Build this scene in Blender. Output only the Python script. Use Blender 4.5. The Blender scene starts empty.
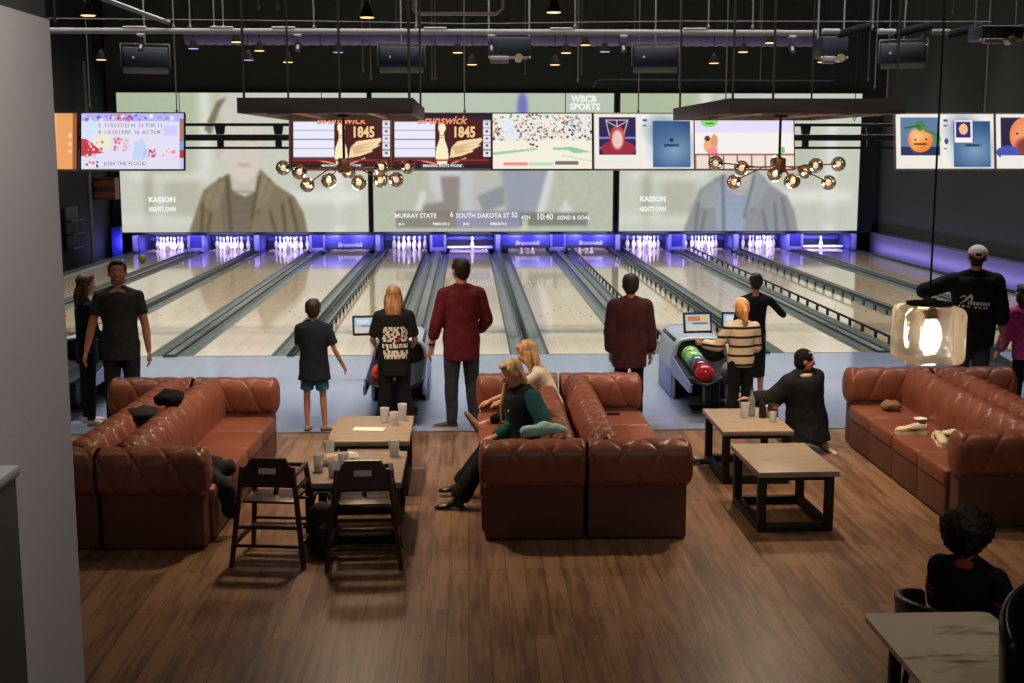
import bpy, bmesh, math, random
import numpy as np
from mathutils import Vector as V, Matrix, noise, Euler
from mathutils.bvhtree import BVHTree
R = math.radians
PI = math.pi
random.seed(7)
S = bpy.context.scene
COL = S.collection
X, Y, Z = V((1, 0, 0)), V((0, 1, 0)), V((0, 0, 1))

# ---------------------------------------------------------------- materials
def lin(c):
    out = []
    for v in c:
        v = v / 255.0
        out.append(v / 12.92 if v <= 0.04045 else ((v + 0.055) / 1.055) ** 2.4)
    return tuple(out)

def mat(name, rgb, rough=0.6, metal=0.0, spec=0.5, coat=0.0, vary=None, bump=None, trans=0.0, ior=1.45,
        emit=None, es=0.0, stretch=None, rgb2=None, sheen=0.0):
    """Principled material; vary = (noise scale, amount), bump = (scale, strength); stretch scales the object coordinates."""
    m = bpy.data.materials.new(name)
    m.use_nodes = True
    nt = m.node_tree
    b = nt.nodes['Principled BSDF']
    col = lin(rgb) + (1,)
    b.inputs['Base Color'].default_value = col
    b.inputs['Roughness'].default_value = rough
    b.inputs['Metallic'].default_value = metal
    b.inputs['Specular IOR Level'].default_value = spec
    b.inputs['Coat Weight'].default_value = coat
    b.inputs['Coat Roughness'].default_value = 0.08
    b.inputs['Transmission Weight'].default_value = trans
    b.inputs['IOR'].default_value = ior
    b.inputs['Sheen Weight'].default_value = sheen
    if emit:
        b.inputs['Emission Color'].default_value = lin(emit) + (1,)
        b.inputs['Emission Strength'].default_value = es
    if vary or bump:
        tc = nt.nodes.new('ShaderNodeTexCoord')
        mp = nt.nodes.new('ShaderNodeMapping')
        if stretch:
            mp.inputs['Scale'].default_value = stretch
        nt.links.new(tc.outputs['Object'], mp.inputs['Vector'])
    if vary:
        n = nt.nodes.new('ShaderNodeTexNoise')
        n.inputs['Scale'].default_value = vary[0]
        n.inputs['Detail'].default_value = 5
        nt.links.new(mp.outputs[0], n.inputs['Vector'])
        mx = nt.nodes.new('ShaderNodeMix')
        mx.data_type = 'RGBA'
        c2 = lin(rgb2) if rgb2 else tuple(v * (1 - vary[1]) for v in col[:3])
        mx.inputs[6].default_value = tuple(c2) + (1,)
        mx.inputs[7].default_value = col if rgb2 else tuple(min(1, v * (1 + vary[1])) for v in col[:3]) + (1,)
        rp = nt.nodes.new('ShaderNodeMapRange')
        rp.inputs[1].default_value = 0.32
        rp.inputs[2].default_value = 0.68
        nt.links.new(n.outputs['Fac'], rp.inputs[0])
        nt.links.new(rp.outputs[0], mx.inputs[0])
        nt.links.new(mx.outputs[2], b.inputs['Base Color'])
    if bump:
        n2 = nt.nodes.new('ShaderNodeTexNoise')
        n2.inputs['Scale'].default_value = bump[0]
        n2.inputs['Detail'].default_value = 6
        nt.links.new(mp.outputs[0], n2.inputs['Vector'])
        bp = nt.nodes.new('ShaderNodeBump')
        bp.inputs['Strength'].default_value = bump[1]
        bp.inputs['Distance'].default_value = 0.01
        nt.links.new(n2.outputs['Fac'], bp.inputs['Height'])
        nt.links.new(bp.outputs[0], b.inputs['Normal'])
    return m

_mc = {}
def cm(name, rgb, rough=0.8, **k):
    """cached simple material"""
    key = (name, tuple(rgb), rough)
    if key not in _mc:
        _mc[key] = mat(name, rgb, rough, **k)
    return _mc[key]

def cloth(name, rgb, rough=0.9):
    return cm(name, rgb, rough, vary=(14, 0.22), bump=(60, 0.25), spec=0.2)

def glow(name, rgb, strength=1.0):
    m = bpy.data.materials.new(name)
    m.use_nodes = True
    nt = m.node_tree
    nt.nodes.clear()
    e = nt.nodes.new('ShaderNodeEmission')
    o = nt.nodes.new('ShaderNodeOutputMaterial')
    e.inputs[0].default_value = lin(rgb) + (1,)
    e.inputs[1].default_value = strength
    nt.links.new(e.outputs[0], o.inputs[0])
    return m

# ---------------------------------------------------------------- mesh building
class MB:
    def __init__(s):
        s.v, s.f, s.mi = [], [], []
        s.cur = 0
    def add(s, vs, fs):
        b = len(s.v)
        s.v.extend(V(p) for p in vs)
        for f in fs:
            s.f.append(tuple(i + b for i in f))
            s.mi.append(s.cur)
        return s
    def box(s, c, size, bev=0.0, seg=2, rot=None):
        bm = bmesh.new()
        bmesh.ops.create_cube(bm, size=1.0)
        for v in bm.verts:
            v.co = V((v.co.x * size[0], v.co.y * size[1], v.co.z * size[2]))
        if bev > 0:
            bmesh.ops.bevel(bm, geom=list(bm.edges), offset=min(bev, min(size) * 0.49), segments=seg, profile=0.5, affect='EDGES')
        m = rot.to_matrix() if isinstance(rot, Euler) else rot
        vs = [((m @ v.co) if m else v.co) + V(c) for v in bm.verts]
        bm.verts.index_update()
        fs = [[v.index for v in f.verts] for f in bm.faces]
        bm.free()
        return s.add(vs, fs)
    def box2(s, a, b, bev=0.0, seg=2):
        a, b = V(a), V(b)
        return s.box((a + b) / 2, (abs(b.x - a.x), abs(b.y - a.y), abs(b.z - a.z)), bev, seg)
    def loft(s, secs, n=14, cap=True, closed=False):
        """secs: (center, ax, ay): ring of n points center + ax cos + ay sin"""
        vs, fs = [], []
        for c, ax, ay in secs:
            for i in range(n):
                t = 2 * PI * i / n
                vs.append(V(c) + V(ax) * math.cos(t) + V(ay) * math.sin(t))
        m = len(secs)
        for j in range(m - 1 + (1 if closed else 0)):
            k = (j + 1) % m
            for i in range(n):
                i2 = (i + 1) % n
                fs.append((j * n + i, j * n + i2, k * n + i2, k * n + i))
        if cap and not closed:
            fs.append(tuple(range(n))[::-1])
            fs.append(tuple((m - 1) * n + i for i in range(n)))
        return s.add(vs, fs)
    def cone(s, p1, p2, r1, r2=None, n=14, cap=True):
        r2 = r1 if r2 is None else r2
        p1, p2 = V(p1), V(p2)
        d = (p2 - p1)
        if d.length < 1e-9:
            return s
        d.normalize()
        a = d.orthogonal().normalized()
        b = d.cross(a)
        return s.loft([(p1, a * r1, b * r1), (p2, a * r2, b * r2)], n, cap)
    def tube(s, pts, r, n=8, cap=True):
        pts = [V(p) for p in pts]
        rs = r if isinstance(r, (list, tuple)) else [r] * len(pts)
        secs = []
        a = None
        for i, p in enumerate(pts):
            d = (pts[min(i + 1, len(pts) - 1)] - pts[max(i - 1, 0)]).normalized()
            if a is None:
                a = d.orthogonal().normalized()
            else:
                a = (a - d * a.dot(d)).normalized()
            b = d.cross(a)
            secs.append((p, a * rs[i], b * rs[i]))
        return s.loft(secs, n, cap)
    def cap(s, p1, p2, r1, r2, n=14, flat=1.0, fax=None):
        """tapered capsule, optionally flattened along fax"""
        p1, p2 = V(p1), V(p2)
        d = (p2 - p1).normalized()
        if fax is not None:
            b = (V(fax) - d * V(fax).dot(d)).normalized()
            a = d.cross(b)
        else:
            a = d.orthogonal().normalized()
            b = d.cross(a)
        secs = []
        for t in (-80, -55, -28, 0):
            secs.append((p1 + d * r1 * math.sin(R(t)), a * r1 * math.cos(R(t)), b * r1 * flat * math.cos(R(t))))
        for t in (0, 28, 55, 80):
            secs.append((p2 + d * r2 * math.sin(R(t)), a * r2 * math.cos(R(t)), b * r2 * flat * math.cos(R(t))))
        return s.loft(secs, n)
    def ell(s, c, rad, rot=None, n=16, m=10):
        secs = []
        c = V(c)
        rx, ry, rz = rad
        q = rot if rot is not None else Matrix.Identity(3)
        for j in range(m + 1):
            t = -PI / 2 + PI * j / m
            t = max(-PI / 2 + 0.06, min(PI / 2 - 0.06, t))
            secs.append((c + q @ V((0, 0, rz * math.sin(t))), q @ V((rx * math.cos(t), 0, 0)), q @ V((0, ry * math.cos(t), 0))))
        return s.loft(secs, n)
    def lathe(s, prof, n=16, c=(0, 0, 0)):
        c = V(c)
        return s.loft([(c + V((0, 0, z)), V((r, 0, 0)), V((0, r, 0))) for r, z in prof], n)
    def grid(s, fn, nu, nv, closeu=False):
        vs = [fn(i / (nu if closeu else nu - 1), j / (nv - 1)) for j in range(nv) for i in range(nu)]
        fs = []
        for j in range(nv - 1):
            for i in range(nu if closeu else nu - 1):
                i2 = (i + 1) % nu
                fs.append((j * nu + i, j * nu + i2, (j + 1) * nu + i2, (j + 1) * nu + i))
        return s.add(vs, fs)
    def poly(s, pts, d):
        """prism: polygon pts extruded by vector d"""
        n = len(pts)
        d = V(d)
        vs = [V(p) for p in pts] + [V(p) + d for p in pts]
        fs = [tuple(range(n))[::-1], tuple(range(n, 2 * n))]
        for i in range(n):
            j = (i + 1) % n
            fs.append((i, j, n + j, n + i))
        return s.add(vs, fs)
    def mesh(s, name):
        me = bpy.data.meshes.new(name)
        me.from_pydata([tuple(v) for v in s.v], [], s.f)
        bm = bmesh.new()
        bm.from_mesh(me)
        bmesh.ops.recalc_face_normals(bm, faces=list(bm.faces))
        bm.to_mesh(me)
        bm.free()
        return me
    def build(s, name, mats, parent=None, smooth=True, ang=35, loc=None):
        me = s.mesh(name)
        mats = mats if isinstance(mats, (list, tuple)) else [mats]
        for m in mats:
            me.materials.append(m)
        if len(mats) > 1 and len(me.polygons) == len(s.mi):
            me.polygons.foreach_set('material_index', s.mi)
        o = link(name, me, parent)
        if loc is not None:
            o.location = loc
        if smooth:
            shade(me, ang)
        return o

def shade(me, ang=35):
    me.polygons.foreach_set('use_smooth', [True] * len(me.polygons))
    if ang < 180:
        try:
            me.set_sharp_from_angle(angle=R(ang))
        except Exception:
            pass

def link(name, data, parent=None):
    o = bpy.data.objects.new(name, data)
    COL.objects.link(o)
    if parent:
        o.parent = parent
    return o

def tag(o, label=None, cat=None, group=None, kind=None):
    if label: o['label'] = label
    if cat: o['category'] = cat
    if group: o['group'] = group
    if kind: o['kind'] = kind
    return o

def thing(name, label, cat, loc=(0, 0, 0), rz=0.0, group=None):
    o = link(name, None)
    o.location = loc
    o.rotation_euler = (0, 0, rz)
    return tag(o, label, cat, group)

_kids = {}
def copy_thing(o, label=None, loc=None, rz=None, group=None):
    c = o.copy()
    COL.objects.link(c)
    for ch in o.children:
        d = ch.copy()
        COL.objects.link(d)
        d.parent = c
        for g in ch.children:
            e = g.copy()
            COL.objects.link(e)
            e.parent = d
    if label: c['label'] = label
    if group: c['group'] = group
    if loc is not None: c.location = loc
    if rz is not None: c.rotation_euler = (0, 0, rz)
    return c

def struct(name, mb, m, label=None, smooth=False):
    o = mb.build(name, m, None, smooth)
    o['kind'] = 'structure'
    return o

def text_mesh(body, size, extrude=0.002, bold=0.0, shear=0.0, align='CENTER', squeeze=1.0):
    cu = bpy.data.curves.new('lettering', 'FONT')
    cu.body = body
    cu.size = size
    cu.extrude = extrude
    cu.offset = bold
    cu.shear = shear
    cu.align_x = align
    cu.align_y = 'CENTER'
    cu.resolution_u = 2
    o = bpy.data.objects.new('lettering', cu)
    COL.objects.link(o)
    dg = bpy.context.evaluated_depsgraph_get()
    me = bpy.data.meshes.new_from_object(o.evaluated_get(dg))
    bpy.data.objects.remove(o)
    bpy.data.curves.remove(cu)
    for v in me.vertices:
        v.co.x *= squeeze
    return me

def text(body, size, m, parent, loc, rot=(PI / 2, 0, 0), name='lettering', **k):
    me = text_mesh(body, size, **k)
    me.materials.clear()
    me.materials.append(m)
    o = link(name, me, parent)
    o.location = loc
    o.rotation_euler = rot
    return o

def remesh(mb, name, vox, smooth=4, wr=0.0, wf=6.0, seed=0, groove=None):
    """union of closed pieces as one continuous surface"""
    me = mb.mesh(name)
    o = bpy.data.objects.new('tmp', me)
    COL.objects.link(o)
    r = o.modifiers.new('r', 'REMESH')
    r.mode = 'VOXEL'
    r.voxel_size = vox
    if smooth:
        sm = o.modifiers.new('s', 'SMOOTH')
        sm.factor = 0.5
        sm.iterations = smooth
    dg = bpy.context.evaluated_depsgraph_get()
    out = bpy.data.meshes.new_from_object(o.evaluated_get(dg))
    bpy.data.objects.remove(o)
    bpy.data.meshes.remove(me)
    out.name = name
    if wr > 0:
        off = V((seed * 3.7, seed * 1.3, seed * 2.1))
        for v in out.vertices:
            p = v.co
            q = V((p.x * wf, p.y * wf, p.z * wf * 0.8)) + off
            d = noise.noise(q) + 0.5 * noise.noise(q * 2.3)
            v.co = p + v.normal * (d * wr)
    if groove:
        fn = groove
        for v in out.vertices:
            v.co = v.co + v.normal * fn(v.co)
    shade(out, 180)
    return out

def ob(name, me, m, parent):
    me.materials.clear()
    me.materials.append(m)
    return link(name, me, parent)
# ================================================================ people
def nrm(v):
    return V(v).normalized()

class Human:
    """Figure in its own frame: faces +Y, its right side is +X, feet at z = 0."""
    def __init__(s, label, loc, rz, H, skin=(176, 120, 92), build=1.0, hs=1.0, hipz=None, lean=(0, 0, 1), twist=0.0,
                 arm=None, leg=None, head=(0, 0, 0), group=None, sh=1.0, off=(0, 0, 0), shift=(0, 0, 0)):
        s.H, s.b, s.hs = H, build, hs * 1.06
        hs = hs * 1.06
        s.root = thing('person', label, 'person', loc, rz, group)
        s.skin = cloth_skin(skin)
        hz = hipz if hipz is not None else 0.53 * H
        s.P = V((shift[0], shift[1], hz))
        t = nrm(lean)
        s.t = t
        s.N = s.P + t * 0.295 * H
        Rz = Matrix.Rotation(twist, 3, 'Z')
        s.sx = Rz @ X
        s.sx = (s.sx - t * s.sx.dot(t)).normalized()
        s.fy = t.cross(s.sx)                      # chest forward
        s.hx = X.copy()
        sw = 0.104 * H * sh
        S0 = s.P + t * 0.262 * H
        s.sh = {'L': S0 - s.sx * sw, 'R': S0 + s.sx * sw}
        s.hip = {'L': s.P - s.hx * 0.05 * H - Z * 0.01 * H, 'R': s.P + s.hx * 0.05 * H - Z * 0.01 * H}
        arm = arm or {}
        leg = leg or {}
        s.el, s.wr, s.hd, s.pn = {}, {}, {}, {}
        s.kn, s.an, s.fd = {}, {}, {}
        for k, sg in (('L', -1), ('R', 1)):
            a = arm.get(k, {})
            ua = nrm(a.get('u', (0.12 * sg, 0.0, -1)))
            fa = nrm(a.get('f', (0.06 * sg, 0.18, -1)))
            s.el[k] = s.sh[k] + ua * 0.172 * H
            s.wr[k] = s.el[k] + fa * 0.146 * H
            s.hd[k] = nrm(a.get('h', fa))
            s.pn[k] = nrm(a.get('n', (-sg, 0, 0)))   # palm normal
            l = leg.get(k, {})
            th = nrm(l.get('t', (0.03 * sg, 0.0, -1)))
            sn = nrm(l.get('s', (0.02 * sg, -0.02, -1)))
            s.kn[k] = s.hip[k] + th * 0.24 * H
            s.an[k] = s.kn[k] + sn * 0.242 * H
            s.fd[k] = nrm(l.get('f', (0.15 * sg, 1, 0)))
            s.up = {}
        yaw, pitch, roll = head
        s.Rh = Matrix.Rotation(yaw, 3, 'Z') @ Matrix.Rotation(pitch, 3, 'X') @ Matrix.Rotation(roll, 3, 'Y')
        hd = nrm(t * 0.6 + s.Rh @ Z)
        s.hc = s.N + hd * 0.05 * H + (s.Rh @ Z) * (0.052 * H * hs) + (s.Rh @ Y) * 0.008 * H
        s.head_axis = hd
    def hp(s, x, y, z):
        """head-frame point, in units of height*headscale"""
        k = s.H * s.hs
        return s.hc + s.Rh @ V((x * k, y * k, z * k))
    def torso(s, mb, m=0.0, lo=-0.085, hi=0.31, belly=0.0, flare=0.0, wide=1.0):
        H, b = s.H, s.b
        prof = [(-0.085, .070, .052), (-0.05, .088, .062), (0.0, .092, .064), (0.05, .086, .061 + belly), (0.10, .082, .058 + belly),
                (0.16, .088, .060), (0.22, .097, .062), (0.262, .097, .056), (0.285, .078, .046), (0.31, .045, .036)]
        secs = []
        for t, rx, ry in prof:
            if t < lo - 1e-6 or t > hi + 1e-6:
                continue
            w = s.hx.lerp(s.sx, max(0, min(1, t / 0.25)))
            c = s.P + s.t * t * H
            f = s.t.cross(w)
            secs.append((c, w * (rx * b * wide * H + m), f * (ry * b * H + m)))
        if lo < -0.086:
            t = lo
            w = s.hx
            c0, a0, f0 = secs[0]
            c = s.P + Z * lo * H
            secs = [(c, w * ((.088 + flare) * b * H + m), Y * ((.064 + flare) * b * H + m)),
                    (s.P + Z * (lo * 0.5) * H, w * ((.091 + flare * .5) * b * H + m), Y * ((.065 + flare * .5) * b * H + m))] + secs[2:]
        mb.loft(secs, 22)
    def body(s):
        H, b = s.H, s.b
        mb = MB()
        s.torso(mb, -0.004)
        k = H * s.hs
        nb = s.N - s.t * 0.02 * H
        for kk in 'LR':
            mb.cap(nb + s.t * .020 * H, s.sh[kk] + s.t * .006 * H, .016 * H * b, .020 * H * b, 12)
        mb.cap(nb, s.hp(0, -.012, -.03), .034 * H * b, .030 * H * min(1, b), 14)
        # head: cranium, face, jaw, nose, ears
        q = s.Rh
        mb.ell(s.hp(0, -.006, .014), (.0435 * k, .0535 * k, .050 * k), q, 20, 14)
        mb.ell(s.hp(0, .012, -.016), (.0365 * k, .040 * k, .050 * k), q, 18, 12)
        mb.ell(s.hp(0, .026, -.046), (.022 * k, .020 * k, .017 * k), q, 12, 8)
        mb.cap(s.hp(0, .048, .004), s.hp(0, .0605, -.016), .0055 * k, .0085 * k, 10)
        mb.ell(s.hp(.020, .036, -.014), (.014 * k, .012 * k, .012 * k), q, 10, 8)
        mb.ell(s.hp(-.020, .036, -.014), (.014 * k, .012 * k, .012 * k), q, 10, 8)
        for sg in (-1, 1):
            mb.ell(s.hp(.0455 * sg, -.004, -.006), (.006 * k, .013 * k, .019 * k), q, 10, 8)
        for kk in 'LR':
            mb.cap(s.sh[kk], s.el[kk], .0275 * H * b, .0225 * H * b, 12)
            mb.cap(s.el[kk], s.el[kk].lerp(s.wr[kk], .35), .0225 * H * b, .0225 * H * b, 12)
            mb.cap(s.el[kk].lerp(s.wr[kk], .35), s.wr[kk], .0225 * H * b, .0155 * H, 12)
            mb.cap(s.hip[kk], s.kn[kk], .050 * H * b, .032 * H * b, 14)
            cf = s.kn[kk].lerp(s.an[kk], .3)
            mb.cap(s.kn[kk], cf, .031 * H * b, .032 * H * b, 14)
            mb.cap(cf, s.an[kk], .032 * H * b, .021 * H * b, 14)
            a = s.an[kk]
            f = s.fd[kk]
            uu = Z if abs(f.z) < .5 else (Z - f * f.z).normalized()
            mb.cap(a, a - uu * .022 * H, .019 * H, .017 * H, 10)
            mb.cap(a - uu * .024 * H, a + f * .075 * H - uu * .031 * H, .014 * H, .0075 * H, 10)
            w, h = s.wr[kk], s.hd[kk]
            n = (s.pn[kk] - h * s.pn[kk].dot(h)).normalized()
            mb.cap(w, w + h * .046 * H, .0145 * H, .024 * H, 12, .55, n)
        me = remesh(mb, 'body', 0.0115 * min(1.0, H / 1.6 + .1), 3)
        # fingers, rooted in the palm, belong to the same mesh
        fb = MB()
        for kk in 'LR':
            w, h = s.wr[kk], s.hd[kk]
            n = (s.pn[kk] - h * s.pn[kk].dot(h)).normalized()
            sp = h.cross(n)
            if sp.dot(Y) < 0 and abs(sp.dot(Y)) > .2 or (abs(sp.dot(Y)) <= .2 and sp.z < 0):
                sp = -sp
            base = w + h * .054 * H
            for i, L in enumerate((.042, .047, .045, .036)):
                p0 = base + sp * (.0165 - .011 * i) * H - h * .006 * H
                d1 = nrm(h + n * .25 + sp * (.12 - .08 * i))
                d2 = nrm(h + n * .75)
                p1 = p0 + d1 * L * .55 * H
                fb.tube([p0, p0.lerp(p1, .5), p1, p1 + d2 * L * .27 * H, p1 + d2 * L * .5 * H], [.0056 * H, .0054 * H, .005 * H, .0046 * H, .003 * H], 8)
            t0 = w + h * .016 * H + sp * .014 * H
            t1 = t0 + nrm(h * .75 + sp * .65 + n * .15) * .03 * H
            fb.tube([t0, t1, t1 + nrm(h + n * .3 + sp * .1) * .024 * H], [.0072 * H, .0064 * H, .004 * H], 8)
        fm = fb.mesh('f')
        bm = bmesh.new()
        bm.from_mesh(me)
        bm.from_mesh(fm)
        bm.to_mesh(me)
        bm.free()
        bpy.data.meshes.remove(fm)
        shade(me, 180)
        s.bo = ob('body', me, s.skin, s.root)
        return s
    def face(s, iris=(60, 42, 30), brow=(45, 32, 25), lip=(150, 80, 72), beard=None, smile=False):
        k = s.H * s.hs
        for sg in (-1, 1):
            e = MB().ell((0, 0, 0), (.0062 * k, .0055 * k, .0034 * k), s.Rh, 10, 8).build('eye', cm('eye_white', (225, 220, 212), .3), s.bo)
            e.location = s.hp(.0185 * sg, .0465, .004)
            i = MB().ell((0, 0, 0), (.0034 * k, .002 * k, .0034 * k), s.Rh, 8, 6).build('iris', cm('iris', iris, .2), s.bo)
            i.location = s.hp(.0185 * sg, .0515, .004)
            b = MB().cap(s.hp(.010 * sg, .0535, .0135), s.hp(.029 * sg, .047, .0150), .0022 * k, .0016 * k, 8).build('eyebrow', cm('brow', brow, .9), s.bo)
        z = .0 if not smile else .003
        MB().tube([s.hp(-.016, .0475, -.0335 + z), s.hp(-.008, .0525, -.0355), s.hp(0, .054, -.036), s.hp(.008, .0525, -.0355), s.hp(.016, .0475, -.0335 + z)],
                  [.001 * k, .003 * k, .0035 * k, .003 * k, .001 * k], 8).build('lips', cm('lip', lip, .5), s.bo)
        if smile:
            MB().tube([s.hp(-.011, .0525, -.0338), s.hp(0, .0568, -.0352), s.hp(.011, .0525, -.0338)], [.001 * k, .0022 * k, .001 * k], 8).build('teeth', cm('teeth', (230, 225, 215), .4), s.bo)
        if beard:
            mb = MB()
            mb.grid(lambda u, v: s.hp(math.sin((u - .5) * 2.4) * .0385, .013 + math.cos((u - .5) * 2.4) * .0375 - .004 * v, -.026 - .034 * v), 16, 6)
            mb.build('stubble', beard, s.bo)
    # ---- clothes
    def top(s, name, m, sleeve=1.0, hem=-.08, marg=.016, loose=0.0, flare=0.004, collar=False, hood=False, wr=.006, seed=1, hi=.30, vox=.013, belly=0.0, sl_r=1.0, cuff=True):
        H, b = s.H, s.b
        mb = MB()
        s.torso(mb, marg, hem if hem < -.086 else hem, hi, belly=belly, flare=flare, wide=1.0 + loose)
        for kk in 'LR':
            mb.cap(s.N + s.t * .004 * H + s.sx * (.016 * H if kk == 'R' else -.016 * H), s.sh[kk] + s.t * .004 * H, .0225 * H * b + marg * .80, .0225 * H * b + marg * .65, 14)
        mb.ell(s.N - s.t * .010 * H, (.050 * H * b + marg * .5, .042 * H * b + marg * .5, .020 * H), None, 18, 10)
        if sleeve > 0:
            for kk in 'LR':
                S0, E, W = s.sh[kk], s.el[kk], s.wr[kk]
                r0 = (.0285 * H * b + marg * .75) * sl_r
                r1 = (.0245 * H * b + marg * .75) * sl_r
                if sleeve <= 1.0:
                    p = S0.lerp(E, sleeve)
                    mb.cap(S0, S0.lerp(p, .5), r0, (r0 + r1) / 2, 14)
                    mb.cone(S0.lerp(p, .4), p, (r0 * .6 + r1 * .4), r1 * 1.08, 14)
                else:
                    mb.cap(S0, E, r0, r1, 14)
                    p = E.lerp(W, sleeve - 1.0)
                    mb.cap(E, E.lerp(p, .8), r1, r1 * .9, 14)
                    mb.cone(E.lerp(p, .5), p, r1 * .92, (.018 * H + marg * .6) * sl_r, 14)
        if collar:
            mb.cone(s.N - s.t * .03 * H, s.N + nrm(s.t + s.head_axis) * .03 * H, .050 * H * b, .042 * H * b, 18)
        if hood:
            c = s.N + s.t * (-.012 * H) - s.fy * .036 * H
            mb.ell(c, (.062 * H, .034 * H, .030 * H), Matrix.Rotation(R(20), 3, 'X'), 16, 10)
            mb.ell(c - s.t * .03 * H - s.fy * .012 * H, (.045 * H, .022 * H, .04 * H), None, 14, 10)
            for sg in (-1, 1):
                mb.cap(c + s.sx * sg * .045 * H, s.N + s.fy * .03 * H + s.sx * sg * .03 * H, .024 * H, .016 * H, 10)
        me = remesh(mb, name, vox, 3, wr, 9.0, seed)
        return ob(name, me, m, s.root)
    def legs(s, name, m, to=1.0, r=1.0, marg=.012, wr=.006, seed=2, vox=.013, bell=0.0, waist=.03):
        H, b = s.H, s.b
        mb = MB()
        s.torso(mb, marg * .8, -.085, waist + .02)
        for kk in 'LR':
            h, kn, an = s.hip[kk], s.kn[kk], s.an[kk]
            r0 = (.050 * H * b + marg) * r
            r1 = (.034 * H * b + marg) * r
            r2 = (.024 * H * b + marg) * r + bell
            if to <= .5:
                p = h.lerp(kn, to * 2)
                mb.cap(h, h.lerp(p, .6), r0, r0 * .97, 16)
                mb.cone(h.lerp(p, .4), p, r0 * .98, r0 * 1.0, 16)
            else:
                mb.cap(h, kn, r0, r1, 16)
                mb.cap(kn, kn.lerp(an, .3), r1, r1 * .98, 16)
                p = kn.lerp(an, (to - .5) * 2)
                mb.cone(kn.lerp(an, .05), p, r1, r2, 16)
        me = remesh(mb, name, vox, 3, wr, 10.0, seed)
        return ob(name, me, m, s.root)
    def shoes(s, m, sole=None, boot=False, heel=0.0, only='LR'):
        H = s.H
        for kk in only:
            a, f = s.an[kk], s.fd[kk]
            flat = abs(f.z) < .5
            u = Z if flat else (Z - f * Z.dot(f)).normalized()
            if not flat and u.length < .1:
                u = Y
            sd = f.cross(u).normalized()
            g = a - u * (.040 * H)
            mb = MB()
            secs = []
            for t, w, h0 in ((-.034, .014, .030), (-.028, .021, .040), (0, .023, .046), (.03, .024, .040), (.06, .026, .030), (.09, .026, .024), (.108, .020, .018), (.118, .010, .012)):
                lift = heel * max(0, min(1, (.06 - t) / .09))
                c = g + f * t * H + u * (h0 * .5 * H + lift)
                secs.append((c, sd * w * H, u * h0 * .52 * H))
            mb.loft(secs, 16)
            if boot:
                mb.cap(a - u * .01 * H, a + nrm(s.kn[kk] - a) * .07 * H, .029 * H, .03 * H, 14)
            me = remesh(mb, 'shoe', .009, 2)
            o = ob('shoe', me, m, s.root)
            if sole:
                sb = MB()
                pts = []
                for t, w in ((-.036, .010), (-.028, .022), (.03, .024), (.07, .027), (.10, .024), (.119, .010)):
                    pts.append((t, w))
                ring = [g + f * t * H + sd * w * H for t, w in pts] + [g + f * t * H - sd * w * H for t, w in reversed(pts)]
                sb.poly(ring, u * .012 * H)
                sb.build('sole', sole, o)
            if heel > 0:
                MB().cone(g - f * .018 * H + u * .012 * H, g - f * .018 * H - u * .0, .016 * H, .013 * H, 12).build('heel', m, o)
        return s
    def hair(s, m, kind='short', length=.2, puff=1.0, seed=3, extra=None, sides=(-1, 1)):
        k = s.H * s.hs
        q = s.Rh
        mb = MB()
        groove = None
        p = puff
        if kind in ('short', 'long', 'tail', 'bun'):
            mb.ell(s.hp(0, -.012, .022), (.0475 * k * p, .0515 * k * p, .0475 * k * p), q, 20, 12)
            mb.ell(s.hp(0, -.020, .000), (.0455 * k * p, .040 * k * p, .046 * k * p), q, 18, 12)
            mb.ell(s.hp(0, .022, .051), (.036 * k * p, .024 * k, .015 * k), q, 14, 10)
            mb.ell(s.hp(0, -.030, -.026), (.034 * k * p, .022 * k * p, .026 * k), q, 14, 10)
            for sg in (-1, 1):
                mb.ell(s.hp(.040 * sg, .010, .020), (.009 * k, .012 * k, .024 * k), q, 10, 8)
        if kind == 'long':
            dn = -Z * .85 + s.Rh @ V((0, 0, -.15))
            back = -(s.Rh @ Y)
            back = (back - Z * back.z)
            sdx = s.Rh @ X
            c = s.hp(0, -.030, .0)
            secs = []
            for j in range(8):
                t = j / 7.0
                cc = c + dn * length * s.H * t + back * (.030 * k * math.sin(min(1, t * 2.2) * PI * .5) * (1 - .3 * t))
                w = (.046 + .008 * math.sin(t * PI)) * k * p * (1 - .25 * t ** 2)
                secs.append((cc, sdx * w, back * (.026 * k * p * (1 - .35 * t))))
            mb.loft(secs, 18)
            for sg in sides:
                a = s.hp(.040 * sg, -.008, .005)
                mb.tube([a, a + dn * .05 * s.H + sdx * sg * .006 * k, a + dn * length * .8 * s.H + back * .02 * k], [.018 * k, .020 * k, .010 * k], 10)
        if kind == 'tail':
            a = s.hp(0, -.060, .016)
            bk = -(s.Rh @ Y)
            mb.tube([s.hp(0, -.045, .018), a, a + bk * .012 * k - Z * .02 * k, a + bk * .016 * k - Z * length * .55 * s.H, a - Z * length * s.H + bk * .004 * k],
                    [.014 * k, .013 * k, .019 * k, .019 * k, .006 * k], 12)
        if kind == 'bun':
            mb.ell(s.hp(0, -.056, .044), (.024 * k, .02 * k, .022 * k), q, 14, 10)
        if kind == 'curly':
            mb.ell(s.hp(0, -.030, .030), (.072 * k * p, .068 * k * p, .058 * k * p), q, 22, 14)
            mb.ell(s.hp(0, -.044, -.006), (.060 * k * p, .048 * k * p, .045 * k * p), q, 18, 12)
        if extra:
            extra(mb, s)
        if kind == 'curly':
            groove = lambda c: .010 * noise.noise(c * 55) + .006 * noise.noise(c * 120)
        else:
            ax = s.Rh @ X
            groove = lambda c: .0035 * noise.noise(V((c.dot(ax) * 95, (c - s.hc).dot(s.Rh @ Y) * 60, c.z * 7 + seed)))
        me = remesh(mb, 'hair', .0085, 2, 0, 1, seed, groove)
        return ob('hair', me, m, s.root)

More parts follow.
